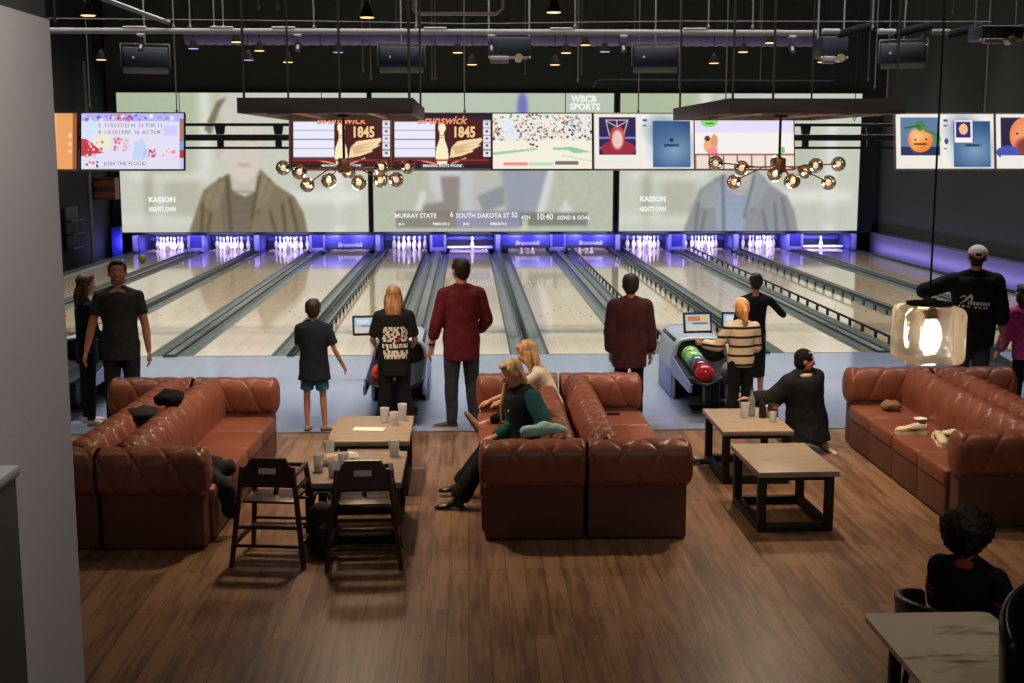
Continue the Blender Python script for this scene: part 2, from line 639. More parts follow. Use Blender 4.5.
def cloth_skin(c):
    return cm('skin', c, .55, vary=(9, .08), spec=.4)

def hair_mat(c, c2=None):
    return cm('hair', c, .55, vary=(38, .45), stretch=(1, 1, .12), spec=.5, rgb2=c2) if c2 else cm('hair', c, .6, vary=(38, .4), stretch=(1, 1, .12), spec=.4)

def decal(target, origin, right, up, nrmdir, w, h, rows, m, name='print', off=.004):
    """flat print that follows a garment: rows of text, any non-space character is ink"""
    me = target.data
    bm = bmesh.new()
    bm.from_mesh(me)
    tree = BVHTree.FromBMesh(bm)
    bm.free()
    right, up, d = nrm(right), nrm(up), nrm(nrmdir)
    nr, nc = len(rows), max(len(r) for r in rows)
    mb = MB()
    cache = {}
    def pt(i, j):
        if (i, j) not in cache:
            p = V(origin) + right * (i / nc - .5) * w + up * (.5 - j / nr) * h
            hit = tree.ray_cast(p + d * .6, -d, 1.2)
            cache[(i, j)] = (hit[0] + d * off) if hit[0] is not None else None
        return cache[(i, j)]
    for j, row in enumerate(rows):
        for i, ch in enumerate(row):
            if ch != ' ':
                c = [pt(i, j), pt(i + 1, j), pt(i + 1, j + 1), pt(i, j + 1)]
                if None not in c:
                    mb.add(c, [(0, 1, 2, 3)])
    if mb.v:
        return mb.build(name, m, target, True, 180)
# ================================================================ room shell
m_black = mat('black_paint', (82, 85, 84), .9, spec=.2)
m_ceil = mat('ceiling_black', (60, 61, 60), .95, spec=.1)
m_wallb = mat('dark_wall', (30, 31, 36), .8, spec=.3, vary=(2.0, .15))
m_steel = mat('black_steel', (24, 24, 26), .45, spec=.5)
m_grey = mat('painted_grey', (120, 118, 116), .55)

# dark brown plank floor, boards run towards the lanes
m_floor = mat('wood_planks', (110, 76, 54), .36, spec=.5)
nt = m_floor.node_tree
def L(a, b):
    nt.links.new(a, b)
tc = nt.nodes.new('ShaderNodeTexCoord')
mp = nt.nodes.new('ShaderNodeMapping')
mp.inputs['Rotation'].default_value = (0, 0, R(90))
br = nt.nodes.new('ShaderNodeTexBrick')
br.offset = .37
br.inputs['Color1'].default_value = (.0, .0, .0, 1)
br.inputs['Color2'].default_value = (1, 1, 1, 1)
br.inputs['Mortar'].default_value = (.5, .5, .5, 1)
br.inputs['Scale'].default_value = 1.0
br.inputs['Mortar Size'].default_value = .0022
br.inputs['Brick Width'].default_value = 1.25
br.inputs['Row Height'].default_value = .135
L(tc.outputs['Object'], mp.inputs[0]); L(mp.outputs[0], br.inputs['Vector'])
mp2 = nt.nodes.new('ShaderNodeMapping')
mp2.inputs['Scale'].default_value = (14, 1.1, 1)
n1 = nt.nodes.new('ShaderNodeTexNoise'); n1.inputs['Scale'].default_value = 1.4; n1.inputs['Detail'].default_value = 7; n1.inputs['Roughness'].default_value = .62
L(tc.outputs['Object'], mp2.inputs[0]); L(mp2.outputs[0], n1.inputs['Vector'])
n2 = nt.nodes.new('ShaderNodeTexNoise'); n2.inputs['Scale'].default_value = .9; n2.inputs['Detail'].default_value = 3
L(tc.outputs['Object'], n2.inputs['Vector'])
m1 = nt.nodes.new('ShaderNodeMath'); m1.operation = 'MULTIPLY_ADD'; m1.inputs[1].default_value = .26; m1.inputs[2].default_value = -.13
L(br.outputs['Color'], m1.inputs[0])
m2 = nt.nodes.new('ShaderNodeMath'); m2.operation = 'MULTIPLY_ADD'; m2.inputs[1].default_value = 1.25; L(n1.outputs['Fac'], m2.inputs[0]); L(m1.outputs[0], m2.inputs[2])
m3 = nt.nodes.new('ShaderNodeMath'); m3.operation = 'MULTIPLY_ADD'; m3.inputs[1].default_value = .5; L(n2.outputs['Fac'], m3.inputs[0]); L(m2.outputs[0], m3.inputs[2])
rp = nt.nodes.new('ShaderNodeValToRGB')
e = rp.color_ramp.elements
e[0].position = .45; e[0].color = lin((70, 52, 43)) + (1,)
e[1].position = 1.0; e[1].color = lin((140, 108, 82)) + (1,)
e2 = rp.color_ramp.elements.new(.75); e2.color = lin((108, 79, 60)) + (1,)
L(m3.outputs[0], rp.inputs[0])
mort = nt.nodes.new('ShaderNodeMix'); mort.data_type = 'RGBA'; mort.inputs[7].default_value = lin((34, 24, 20)) + (1,)
mf = nt.nodes.new('ShaderNodeMath'); mf.operation = 'MULTIPLY'; mf.inputs[1].default_value = .7; L(br.outputs['Fac'], mf.inputs[0])
L(mf.outputs[0], mort.inputs[0]); L(rp.outputs[0], mort.inputs[6]); L(mort.outputs[2], nt.nodes['Principled BSDF'].inputs['Base Color'])
bp = nt.nodes.new('ShaderNodeBump'); bp.inputs['Strength'].default_value = .15; bp.inputs['Distance'].default_value = .004
L(n1.outputs['Fac'], bp.inputs['Height']); L(bp.outputs[0], nt.nodes['Principled BSDF'].inputs['Normal'])

m_appr = mat('approach_boards', (134, 140, 158), .11, spec=.9, ior=1.9, vary=(6, .05), stretch=(1, .05, 1))  # bluish reflection is put into this base colour and the specular tint
m_appr.node_tree.nodes['Principled BSDF'].inputs['Specular Tint'].default_value = (.62, .70, 1.0, 1)
struct('floor', MB().box2((-11, -2, -.3), (13, 13.2, 0)), m_floor)
struct('floor_approach', MB().box2((-11, 13.2, -.3), (13, 18.22, 0)), m_appr)
struct('trim_1', MB().box2((-11, 13.19, -.1), (13, 13.215, .004)), m_steel)
struct('floor_under_lanes', MB().box2((-11, 18.22, -.4), (13, 39, -.16)), m_black)
struct('ceiling', MB().box2((-11, -2, 7.6), (13, 39, 7.7)), m_ceil)
struct('wall_back', MB().box2((-11, 38.7, -.3), (13, 38.9, 7.6)), m_black)
struct('wall_left', MB().box2((-10.45, -2, -.3), (-10.25, 38.7, 7.6)), m_wallb)
struct('wall_right', MB().box2((12.1, -2, -.3), (12.3, 38.7, 7.6)), m_black)
m_lilac = mat('lilac_panel', (112, 106, 146), .5)
struct('trim_2', MB().box2((11.86, 17.5, -.16), (12.1, 37.0, .50), .01), m_lilac)
# masking wall between and around the screens
struct('wall_screen', MB().box2((-10.25, 37.3, .46), (12.1, 37.5, 7.6)), m_black)
# near wall at the camera's left and the soffit over it
m_plaster = mat('grey_plaster', (172, 166, 164), .75, spec=.3, vary=(1.3, .05), bump=(90, .06))
struct('wall_near', MB().box2((-2.2, -1.0, -.3), (-1.2, 3.81, 3.36)), m_plaster)
struct('ceiling_soffit', MB().box2((-2.6, -1.0, 3.362), (-1.21, 3.81, 3.7)), m_ceil)
half = thing('half_wall', 'dark half-height partition with a lit top cap against the grey wall', 'partition', (-1.145, 2.0, 0))
MB().box2((-.05, -2.4, -.3), (.045, 1.05, 2.205), .004).build('panel', mat('charcoal_panel', (30, 31, 30), .6), half)
MB().box2((-.054, -2.4, 2.205), (.052, 1.06, 2.231), .004).build('cap', mat('cap_lit_grey', (150, 148, 144), .5), half)  # light falling on the top is put into the cap's paler colour

# left side wall dressing
a = thing('slatted_box', 'brown wooden slatted box mounted high on the dark left wall', 'box', (-9.99, 35.9, 1.83))  # plain wooden box faced with slats
MB().box2((-.36, -.25, -.30), (.30, .2, .30), .02).build('case', mat('slat_wood', (128, 76, 52), .6, vary=(4, .25), stretch=(.2, 1, 6)), a)
mb = MB()
for z in (-.24, .06):
    mb.box2((-.42, -.3, z), (.32, -.22, z + .17), .01)
mb.build('slat', mat('slat_light', (160, 104, 74), .6), a)
b = tag(MB().box2((-10.06, 36.4, -.16), (-9.80, 36.65, .72), .02).build('lit_post', mat('post_blue_lit', (62, 62, 190), .5)), 'blue-lit post standing below the wooden box on the left wall', 'post')  # blue light on the post is put into its base colour
c = tag(MB().cone((-10.02, 34.4, -.15), (-10.02, 34.4, 5.2), .045).build('wall_pipe', mat('pale_pipe', (120, 128, 128), .5)), 'pale vertical pipe running up the dark left wall', 'pipe')
gr = thing('pin_rack', 'dark wall rack of white pins low on the left wall', 'rack', (-10.2, 33.2, .35))
MB().box2((0, -.5, 0), (.06, .5, 1.1), .01).build('back_board', m_black, gr)
mb = MB()
for z in (.05, .40, .75):
    mb.box2((.02, -.5, z), (.2, .5, z + .03))
mb.build('shelf', m_steel, gr)

# ================================================================ lanes
PITCH = 1.735
def DX(k):
    return -.82 + PITCH * (k - 5)
m_lane = mat('lane_maple', (222, 190, 148), .07, spec=.6, coat=.15)
nt = m_lane.node_tree
tc = nt.nodes.new('ShaderNodeTexCoord'); sp = nt.nodes.new('ShaderNodeSeparateXYZ')
L(tc.outputs['Object'], sp.inputs[0])
fl = nt.nodes.new('ShaderNodeMath'); fl.operation = 'MULTIPLY'; fl.inputs[1].default_value = 36.0; L(sp.outputs[0], fl.inputs[0])
f2 = nt.nodes.new('ShaderNodeMath'); f2.operation = 'FLOOR'; L(fl.outputs[0], f2.inputs[0])
wn = nt.nodes.new('ShaderNodeTexWhiteNoise'); wn.noise_dimensions = '1D'; L(f2.outputs[0], wn.inputs['W'])
mx = nt.nodes.new('ShaderNodeMix'); mx.data_type = 'RGBA'
mx.inputs[6].default_value = lin((204, 180, 148)) + (1,); mx.inputs[7].default_value = lin((212, 192, 162)) + (1,)
L(wn.outputs['Value'], mx.inputs[0]); L(mx.outputs[2], nt.nodes['Principled BSDF'].inputs['Base Color'])
m_gut = mat('gutter_grey', (98, 106, 100), .22, spec=.5, vary=(3, .1))
m_cap = mat('capping_dark', (34, 38, 38), .35)
m_capl = mat('capping_grey', (120, 124, 120), .25)
m_arrow = mat('arrow_inlay', (120, 74, 48), .2)
m_rail = mat('bumper_rail', (38, 42, 44), .35)
ordn = ['first', 'second', 'third', 'fourth', 'fifth', 'sixth', 'seventh', 'eighth', 'ninth', 'tenth', 'eleventh', 'twelfth']
Y0, Y1 = 18.22, 36.75
BUMP = (5, 8, 10)
def halfw(k):   # half width of divider k (odd ones carry the ball return)
    return .33 if k % 2 else .29
def gutter(mb, x0, x1):
    r = (x1 - x0) / 2
    c = (x0 + x1) / 2
    prof = [(x0, -.01)] + [(c + r * .96 * math.cos(PI + PI * t / 10), -.012 - .085 * math.sin(PI * t / 10)) for t in range(11)] + [(x1, -.01)]
    mb.grid(lambda u, v: V((prof[round(u * 12)][0], Y0 + (Y1 - Y0) * v, prof[round(u * 12)][1])), 13, 2)
for k in range(1, 13):
    xa, xb = DX(k - 1) + halfw(k - 1), DX(k) - halfw(k)
    xc = (xa + xb) / 2
    what = {1: 'with a full rack and a ball rolling on it', 4: 'ending at a lowered blue sweep board', 5: 'with bumper rails and a full rack of pins', 6: 'with one standing pin, before the man in maroon',
            7: 'ending at a lowered blue sweep board', 8: 'with bumper rails and a lowered sweep board', 10: 'with raised bumper rails and a full rack of pins', 12: 'with a single standing pin, beside the lilac wall'}.get(k, 'with a full rack of pins')
    ln = thing('bowling_lane', '%s bowling lane from the left, %s' % (ordn[k - 1], what), 'bowling lane', (xc, Y0, 0), 0, 'bowling lanes')
    w = (xb - xa) / 2
    MB().box2((-w, 0, -.15), (w, 38.0 - Y0, 0), .004, 1).build('lane_bed', m_lane, ln)
    mb = MB()
    for i in range(7):
        x = (i - 3) * .15
        y = 4.2 + .45 * (3 - abs(i - 3))
        mb.add([(x - .022, y - .1, .0012), (x, y, .0012), (x + .022, y - .1, .0012), (x, y + .02, .0012)], [(0, 2, 3, ), (0, 3, 1)][:1] + [(0, 1, 3)])
    mb.build('aiming_arrow', m_arrow, ln)
    MB().box2((-w, .0, .0004), (w, .03, .0022)).build('foul_line', m_black, ln)
    for sg in (-1, 1):
        g = MB()
        x0 = (-w - .235) if sg < 0 else w
        gutter(g, x0, x0 + .235)
        for i in range(len(g.v)):
            g.v[i].y -= Y0
        g.build('gutter', m_gut, ln, True, 60)
    if k in BUMP:
        for sg in (-1, 1):
            g = MB()
            x = sg * (w - .02)
            g.box2((x - .014, .5, .095), (x + .014, Y1 - Y0 - .4, .135), .008)
            n = 26
            for i in range(n):
                y = .8 + (Y1 - Y0 - 1.6) * i / (n - 1)
                g.box2((x - .014, y - .05, .0), (x + .014, y + .05, .10), .004, 1)
            g.build('bumper_rail', m_rail, ln)
# dividers between the lanes (13: one on each outer side)
for k in range(0, 13):
    inner = halfw(k) - .235
    o = thing('lane_divider', ('%s capping strip between two gutters, counted from the left' % (['outermost left'] + [x for x in ordn])[k]) if k < 12 else 'capping strip beside the lilac wall at the far right', 'lane divider', (DX(k), Y0, 0), 0, 'lane dividers')
    mb = MB()
    mb.box2((-inner + .002, .05, -.15), (inner - .002, Y1 - Y0, .012), .012, 2)
    mb.build('capping', m_capl if k % 2 else m_cap, o)
    mb = MB()
    for sg in (-1, 1):
        mb.box2((sg * (inner - .015) - .012, .05, -.12), (sg * (inner - .015) + .012, Y1 - Y0, .03), .006, 1)
    mb.build('edge_strip', m_cap, o)
    MB().box2((-inner + .002, -.02, -.15), (inner - .002, .05, .025), .01).build('end_cap', m_cap, o)

# ================================================================ pits and pins
m_blue = mat('pit_blue', (96, 98, 190), .35, spec=.5)
m_bluel = mat('pit_lilac', (226, 222, 246), .35, spec=.5)
m_dblue = mat('pit_dark', (30, 32, 74), .5)
m_white = mat('white_letters', (235, 232, 240), .5)
m_pin = mat('pin_white', (238, 234, 230), .18, spec=.5)
m_red = mat('pin_red', (170, 32, 40), .3)
YP = 36.75
for k in range(0, 13):
    w = .20 if k % 2 else .10
    o = thing('pit_divider', '%s divider post between the lit pin pits, counted from the left' % (['outermost left'] + ordn)[k], 'pit divider', (DX(k), YP, 0), 0, 'pit dividers')
    MB().box2((-w, .06, -.15), (w, 1.6, .46), .01).build('side_wall', m_blue, o)
    if k % 2:
        for sg in (-1, 1):
            MB().box2((sg * w - .035, 0, -.02), (sg * w + .035, .08, .46), .012).build('front_post', m_bluel, o)
        MB().box2((-w, .02, .0), (w, .07, .10), .012).build('foot_plate', m_bluel, o)
        MB().box2((-w + .03, .03, .10), (w - .03, .07, .45), .01).build('front_panel', m_blue, o)
    else:
        MB().box2((-w * .7, 0, -.02), (w * .7, .08, .46), .012).build('front_post', m_bluel, o)
# a pin, standing
pin_prof = [(0, 0), (.0258, 0), (.0286, .004), (.0360, .019), (.0495, .057), (.0573, .086), (.0605, .114), (.0580, .149), (.0495, .184), (.0380, .219), (.0288, .238), (.0248, .254), (.0226, .270),
            (.0237, .286), (.0262, .302), (.0300, .320), (.0323, .343), (.0310, .358), (.0257, .372), (.0150, .379), (0, .381)]
def ring_prof(z0, z1, d=.0012):
    pts = []
    for i in range(5):
        z = z0 + (z1 - z0) * i / 4
        for (r0, a), (r1, b) in zip(pin_prof, pin_prof[1:]):
            if a <= z <= b and b > a:
                pts.append((r0 + (r1 - r0) * (z - a) / (b - a) + d, z))
                break
    return [(pts[0][0] - .004, z0)] + pts + [(pts[-1][0] - .004, z1)]
pin_src = None
def pin(x, y, lab, grp):
    global pin_src
    if pin_src is None:
        pin_src = thing('bowling_pin', lab, 'bowling pin', (x, y, 0), 0, grp)
        MB().lathe(pin_prof, 18).build('pin_body', m_pin, pin_src, True, 60)
        MB().lathe(ring_prof(.248, .258), 18).build('neck_stripe', m_red, pin_src)
        MB().lathe(ring_prof(.276, .286), 18).build('neck_stripe', m_red, pin_src)
        return pin_src
    return copy_thing(pin_src, lab, (x, y, 0), None, grp)
SP = .3048
for k in range(1, 13):
    xc = (DX(k - 1) + DX(k)) / 2
    if k in (4, 7, 8):
        continue
    hy = 36.95
    spots = [(xc + (i - r / 2) * SP, hy + r * SP * .866) for r in range(4) for i in range(r + 1)]
    if k in (6, 12):
        pin(xc + (.12 if k == 6 else -.02), hy + .15, 'single white pin left standing on the %s lane from the left' % ordn[k - 1], None)
        continue
    for x, y in spots:
        pin(x, y, 'white red-striped pin in the full rack on the %s lane from the left' % ordn[k - 1], 'pins on the %s lane' % ordn[k - 1])
for k in (7, 8):
    xc = (DX(k - 1) + DX(k)) / 2
    for dx, dy in ((-.18, .35), (0, .05), (.17, .4)):
        pin(xc + dx, 36.98 + dy, 'white pin half hidden below the sweep board of the %s lane from the left' % ordn[k - 1], 'pins under the %s sweep board' % ordn[k - 1])
for k in range(1, 13):
    xa, xb = DX(k - 1) + (.20 if (k - 1) % 2 else .10), DX(k) - (.20 if k % 2 else .10)
    xc = (xa + xb) / 2
    w = (xb - xa) / 2
    o = thing('pinsetter_pit', 'pin pit at the end of the %s lane from the left' % ordn[k - 1], 'pin pit', (xc, YP, 0), 0, 'pin pits')
    MB().box2((-w + .01, 1.35, -.1), (w - .01, 1.42, .46)).build('back_curtain', m_dblue, o)
    MB().box2((-w + .01, 1.25, .22), (w - .01, 1.35, .34), .02).build('cushion_bar', m_blue, o)
    MB().box2((-w + .05, .0, .44), (w - .05, .1, .47), .005).build('header', m_black, o)
    if k in (6, 12):
        MB().box2((-w + .05, .55, .03), (w - .05, .75, .09), .02).build('sweep_bar', m_bluel, o)
    if k in (4, 7, 8):
        s = thing('sweep_board', 'blue lowered sweep board with white lettering on the %s lane from the left' % ordn[k - 1], 'sweep board', (xc, YP - .02, 0), 0, 'sweep boards')
        zb = .10 if k == 4 else .14
        MB().box2((-w + .02, -.03, zb), (w - .02, .03, .455), .012).build('board', m_blue, s)
        MB().box2((-w + .02, -.045, zb - .05), (w - .02, .035, zb + .015), .01).build('rubber_edge', m_black, s)
        text('Brunswick', .165, m_white, s, (.02, -.036, zb + .085), bold=.008, shear=.25)
# ball rolling on the first lane
m_ballg = mat('ball_olive', (150, 152, 60), .2, vary=(9, .3))
b = thing('bowling_ball', 'olive yellow bowling ball rolling on the first lane from the left', 'bowling ball', (-8.40, 33.2, .109))
MB().ell((0, 0, 0), (.1085,) * 3, None, 24, 16).build('shell', m_ballg, b, True, 180)
# ================================================================ screens
class Paint:
    def __init__(s, w, h, bg=(255, 255, 255)):
        s.w, s.h = w, h
        s.a = np.zeros((h, w, 3), np.float32)
        s.a[:] = bg
        s.yy, s.xx = np.mgrid[0:h, 0:w]
        s.u = (s.xx + .5) / w
        s.v = (s.yy + .5) / h
    def mask(s, m, c, al=1.0):
        m = (m * al)[..., None]
        s.a = s.a * (1 - m) + np.array(c, np.float32) * m
        return s
    def rect(s, x0, y0, x1, y1, c, al=1.0):
        return s.mask(((s.u >= x0) & (s.u < x1) & (s.v >= y0) & (s.v < y1)).astype(np.float32), c, al)
    def ell(s, cx, cy, rx, ry, c, al=1.0, soft=.0, rot=0.0):
        asp = s.w / s.h
        dx, dy = (s.u - cx) * asp, s.v - cy
        ca, sa = math.cos(rot), math.sin(rot)
        dx, dy = dx * ca + dy * sa, -dx * sa + dy * ca
        d = np.sqrt((dx / (rx * asp)) ** 2 + (dy / ry) ** 2)
        m = np.clip((1 + soft - d) / max(soft * 2, .02), 0, 1)
        return s.mask(m.astype(np.float32), c, al)
    def poly(s, pts, c, al=1.0):
        ins = np.zeros((s.h, s.w), bool)
        n = len(pts)
        for i in range(n):
            x0, y0 = pts[i]
            x1, y1 = pts[(i + 1) % n]
            if y0 == y1:
                continue
            cond = ((y0 > s.v) != (y1 > s.v)) & (s.u < (x1 - x0) * (s.v - y0) / (y1 - y0) + x0)
            ins ^= cond
        return s.mask(ins.astype(np.float32), c, al)
    def line(s, x0, y0, x1, y1, wd, c, al=1.0):
        asp = s.w / s.h
        px, py = (s.u - x0) * asp, s.v - y0
        dx, dy = (x1 - x0) * asp, y1 - y0
        t = np.clip((px * dx + py * dy) / (dx * dx + dy * dy + 1e-9), 0, 1)
        d = np.sqrt((px - t * dx) ** 2 + (py - t * dy) ** 2)
        return s.mask(np.clip((wd - d) / .006 + .5, 0, 1).astype(np.float32), c, al)
    def blur(s, r):
        for ax in (0, 1):
            for _ in range(2):
                p = np.pad(s.a, [(r, r) if i == ax else (0, 0) for i in range(3)], 'edge')
                cs = np.cumsum(p, axis=ax)
                z = np.zeros_like(np.take(cs, [0], axis=ax))
                cs = np.concatenate([z, cs], axis=ax)
                n = s.a.shape[ax]
                hi = np.take(cs, range(2 * r + 1, n + 2 * r + 1), axis=ax)
                lo = np.take(cs, range(0, n), axis=ax)
                s.a = (hi - lo) / (2 * r + 1)
        return s
    def speck(s, x0, y0, x1, y1, cols, n, sz, rng):
        for _ in range(n):
            cx, cy = rng.uniform(x0, x1), rng.uniform(y0, y1)
            w = sz * rng.uniform(.5, 1.5)
            s.rect(cx, cy, cx + w * .7, cy + w * 1.3, cols[rng.integers(len(cols))], .9)
        return s
    def noise(s, amt, rng, cell=4):
        h, w = s.h // cell + 2, s.w // cell + 2
        n = rng.uniform(-amt, amt, (h, w))
        n = np.kron(n, np.ones((cell, cell)))[:s.h, :s.w]
        s.a = s.a + n[..., None]
        return s

def screen_mat(strength):
    m = bpy.data.materials.new('screen_picture')
    m.use_nodes = True
    nt = m.node_tree
    b = nt.nodes['Principled BSDF']
    b.inputs['Base Color'].default_value = (.01, .01, .01, 1)
    b.inputs['Roughness'].default_value = .5
    b.inputs['Specular IOR Level'].default_value = .2
    at = nt.nodes.new('ShaderNodeVertexColor')
    at.layer_name = 'Col'
    nt.links.new(at.outputs[0], b.inputs['Emission Color'])
    b.inputs['Emission Strength'].default_value = strength
    return m

def screen_mesh(name, pt, w, h):
    """flat panel facing -Y, centre at origin, one colour per pixel cell corner"""
    nw, nh = pt.w, pt.h
    xs = (np.arange(nw) / (nw - 1) - .5) * w
    zs = (.5 - np.arange(nh) / (nh - 1)) * h
    co = np.zeros((nh, nw, 3), np.float32)
    co[..., 0] = xs[None, :]
    co[..., 2] = zs[:, None]
    idx = np.arange(nw * nh).reshape(nh, nw)
    f = np.stack([idx[:-1, :-1], idx[1:, :-1], idx[1:, 1:], idx[:-1, 1:]], -1).reshape(-1, 4)
    me = bpy.data.meshes.new(name)
    me.vertices.add(nw * nh)
    me.vertices.foreach_set('co', co.ravel())
    me.loops.add(f.size)
    me.loops.foreach_set('vertex_index', f.ravel().astype(np.int32))
    me.polygons.add(len(f))
    me.polygons.foreach_set('loop_start', np.arange(0, f.size, 4, dtype=np.int32))
    me.update(calc_edges=True)
    ca = me.color_attributes.new('Col', 'FLOAT_COLOR', 'POINT')
    c = np.clip(pt.a / 255.0, 0, 1)
    c = np.where(c <= .04045, c / 12.92, ((c + .055) / 1.055) ** 2.4)
    rgba = np.ones((nh, nw, 4), np.float32)
    rgba[..., :3] = c
    ca.data.foreach_set('color', rgba.ravel())
    return me

rng = np.random.default_rng(5)
def interview(jacket, jacket_d, shirt, skin, bg, tint, seed):
    r = np.random.default_rng(seed)
    p = Paint(300, 164, bg)
    # blurred bleachers and rails behind
    p.ell(.10, .10, .22, .25, (170, 188, 150), .8, .6)
    p.ell(.25, .05, .2, .2, (186, 200, 168), .7, .6)
    p.rect(.33, 0, .37, .55, (236, 238, 228))
    p.rect(.04, .56, .36, .62, (236, 236, 226))
    p.rect(.12, .30, .30, .58, (196, 196, 176), .8)
    p.rect(.10, .58, .13, .95, (168, 164, 140), .8)
    p.rect(.18, .62, .32, .90, (190, 188, 168), .8)
    p.rect(.68, .70, .97, .78, (240, 240, 232))
    p.rect(.86, .20, .90, 1, (240, 240, 234))
    p.rect(.70, .30, .82, .68, (200, 202, 188), .8)
    p.rect(.0, .88, .3, .94, (236, 236, 226), .7)
    p.rect(.74, .82, .95, .96, (206, 208, 194), .7)
    p.blur(4)
    # person: cap brim, head, neck, jacket
    p.poly([(.27, 1), (.31, .80), (.335, .69), (.41, .60), (.47, .55), (.57, .55), (.63, .66), (.70, .74), (.735, .86), (.75, 1)], jacket)
    p.poly([(.43, .62), (.56, .62), (.55, .80), (.52, 1), (.41, 1), (.40, .80)], shirt)
    p.poly([(.44, .55), (.56, .55), (.55, .70), (.50, .745), (.45, .70)], tuple(v * .93 for v in skin))
    p.ell(.495, .37, .082, .27, skin, 1, .04)
    p.ell(.40, .42, .012, .055, tuple(v * .94 for v in skin), 1, .1)
    p.ell(.49, .09, .088, .13, tint, 1, .05)
    p.poly([(.345, .26), (.40, .06), (.44, .03), (.41, .12), (.37, .30)], (128, 118, 96))
    p.ell(.50, .515, .030, .012, (205, 170, 160), .9, .3)
    p.ell(.455, .335, .018, .008, (186, 168, 152), .7, .4)
    p.ell(.535, .335, .018, .008, (186, 168, 152), .7, .4)
    p.line(.497, .35, .505, .44, .006, tuple(v * .93 for v in skin), .8)
    for a, b, c, d in ((.40, .62, .345, .84), (.43, .60, .44, 1), (.56, .60, .525, .9), (.60, .62, .55, .85), (.33, .80, .32, 1), (.68, .76, .71, 1), (.36, .86, .345, 1), (.60, .85, .62, 1), (.65, .80, .66, 1)):
        p.line(a, b, c, d, .012, jacket_d, .85)
    p.poly([(.345, .72), (.40, .62), (.42, .66), (.395, .82), (.335, .84)], tuple(v * 1.12 for v in jacket), .8)
    p.poly([(.57, .57), (.62, .66), (.58, .80), (.535, .86)], tuple(v * 1.12 for v in jacket), .8)
    for y in (.70, .745, .79, .84):
        p.line(.435, y, .545, y + .01, .004, tuple(v * .88 for v in shirt), .8)
    p.noise(3, r, 2)
    p.blur(1)
    p.a = p.a * .93 + np.array((218, 218, 204), np.float32) * .07
    return p
def football():
    p = Paint(300, 164, (196, 202, 182))
    p.noise(5, rng, 3)
    p.rect(0, 0, 1, .33, (198, 214, 196), .6)
    p.ell(.62, .10, .022, .10, (128, 124, 196), 1, .2)
    p.ell(.30, .52, .07, .28, (214, 216, 218), 1, .15)      # white trousers
    p.poly([(.28, .60), (.36, .60), (.355, .84), (.34, .90), (.21, .88), (.20, .80), (.29, .78)], (158, 146, 140))
    p.poly([(.20, .70), (.225, .72), (.19, .90), (.155, .92)], (226, 228, 226))
    p.poly([(.37, .40), (.43, .40), (.41, .78), (.43, .92), (.39, .92), (.365, .70)], (206, 210, 212))
    p.poly([(.43, .52), (.51, .45), (.54, .80), (.46, .88), (.40, .90), (.42, .80)], (200, 200, 192))
    p.poly([(.43, .74), (.54, .66), (.55, .80), (.46, .86)], (154, 158, 166))
    p.poly([(.51, .36), (.76, .36), (.74, .62), (.71, .80), (.69, .93), (.56, .93), (.55, .74)], (164, 170, 184))
    p.line(.55, .55, .72, .52, .006, (150, 156, 174), .7)
    p.line(.60, .40, .62, .92, .006, (150, 156, 174), .7)
    p.poly([(.74, .46), (.755, .56), (.71, .90), (.67, .92)], (226, 226, 224))
    p.poly([(.76, .92), (.80, .76), (.855, .92)], (224, 226, 224))
    p.blur(1)
    p.rect(.095, .845, .345, .97, (138, 132, 120), .8)
    p.rect(.345, .845, .61, .97, (150, 148, 180), .8)
    p.rect(.61, .86, .895, .96, (126, 132, 120), .85)
    p.rect(.62, .91, .645, .985, (222, 220, 206), .8)
    p.blur(1)
    return p
m_scr = screen_mat(.86)
m_txt = glow('screen_letters', (240, 240, 236), 1.0)
m_txtd = glow('screen_letters_dark', (120, 118, 130), 1.0)
SZ0, SZ1, SY = .535, 4.50, 37.12
def big(x0, x1, p, label):
    w, h = x1 - x0, SZ1 - SZ0
    o = thing('projection_screen', label, 'screen', ((x0 + x1) / 2, SY, SZ0))
    MB().box2((-w / 2 - .06, .01, -.06), (w / 2 + .06, .16, h + .03), .01).build('frame', m_black, o)
    q = link('picture', screen_mesh('picture', p, w, h), o)
    q.data.materials.append(m_scr)
    q.location = (0, 0, h / 2)
    return o, q, w, h
def at_(q, u, v, w, h):
    return ((u - .5) * w, -.006, (.5 - v) * h)
beige = ((226, 228, 212))
o, q, w, h = big(-9.93, -2.84, interview((134, 120, 94), (90, 76, 52), (120, 108, 88), (226, 214, 202), (214, 216, 200), (216, 214, 204), 1), 'left giant screen with an interview of a person in a brown jacket')
text('KASSON', .20, m_txt, q, at_(q, .165, .765, w, h), bold=.012)
text("HIGHT'S OWN", .19, m_txt, q, at_(q, .165, .835, w, h), bold=.010, squeeze=.62)
o, q, w, h = big(-2.69, 4.27, football(), 'middle giant screen with a football close-up and score bar')
for s_, u, v, z in (('MURRAY STATE', .175, .885, .19), ('6', .325, .875, .22), ('SOUTH DAKOTA ST', .455, .885, .19), ('52', .588, .88, .2), ('4TH', .635, .90, .16), ('10:40', .715, .895, .25), ('22', .775, .90, .14), ('2ND & GOAL', .845, .90, .16), ('(0-1)', .115, .945, .10), ('TIMEOUTS 3', .28, .945, .10), ('(0-0)', .385, .945, .10), ('TIMEOUTS 2', .52, .945, .10)):
    text(s_, z, m_txt, q, at_(q, u, v, w, h), bold=.004, squeeze=.9)
text('WBCB', .25, m_txt, q, at_(q, .875, .042, w, h), bold=.012)
text('SPORTS', .25, m_txt, q, at_(q, .88, .098, w, h), bold=.012)
o, q, w, h = big(4.46, 11.50, interview((150, 153, 157), (114, 117, 123), (158, 172, 196), (206, 200, 194), (210, 216, 200), (206, 212, 204), 2), 'right giant screen with an interview of a person in a grey jacket')
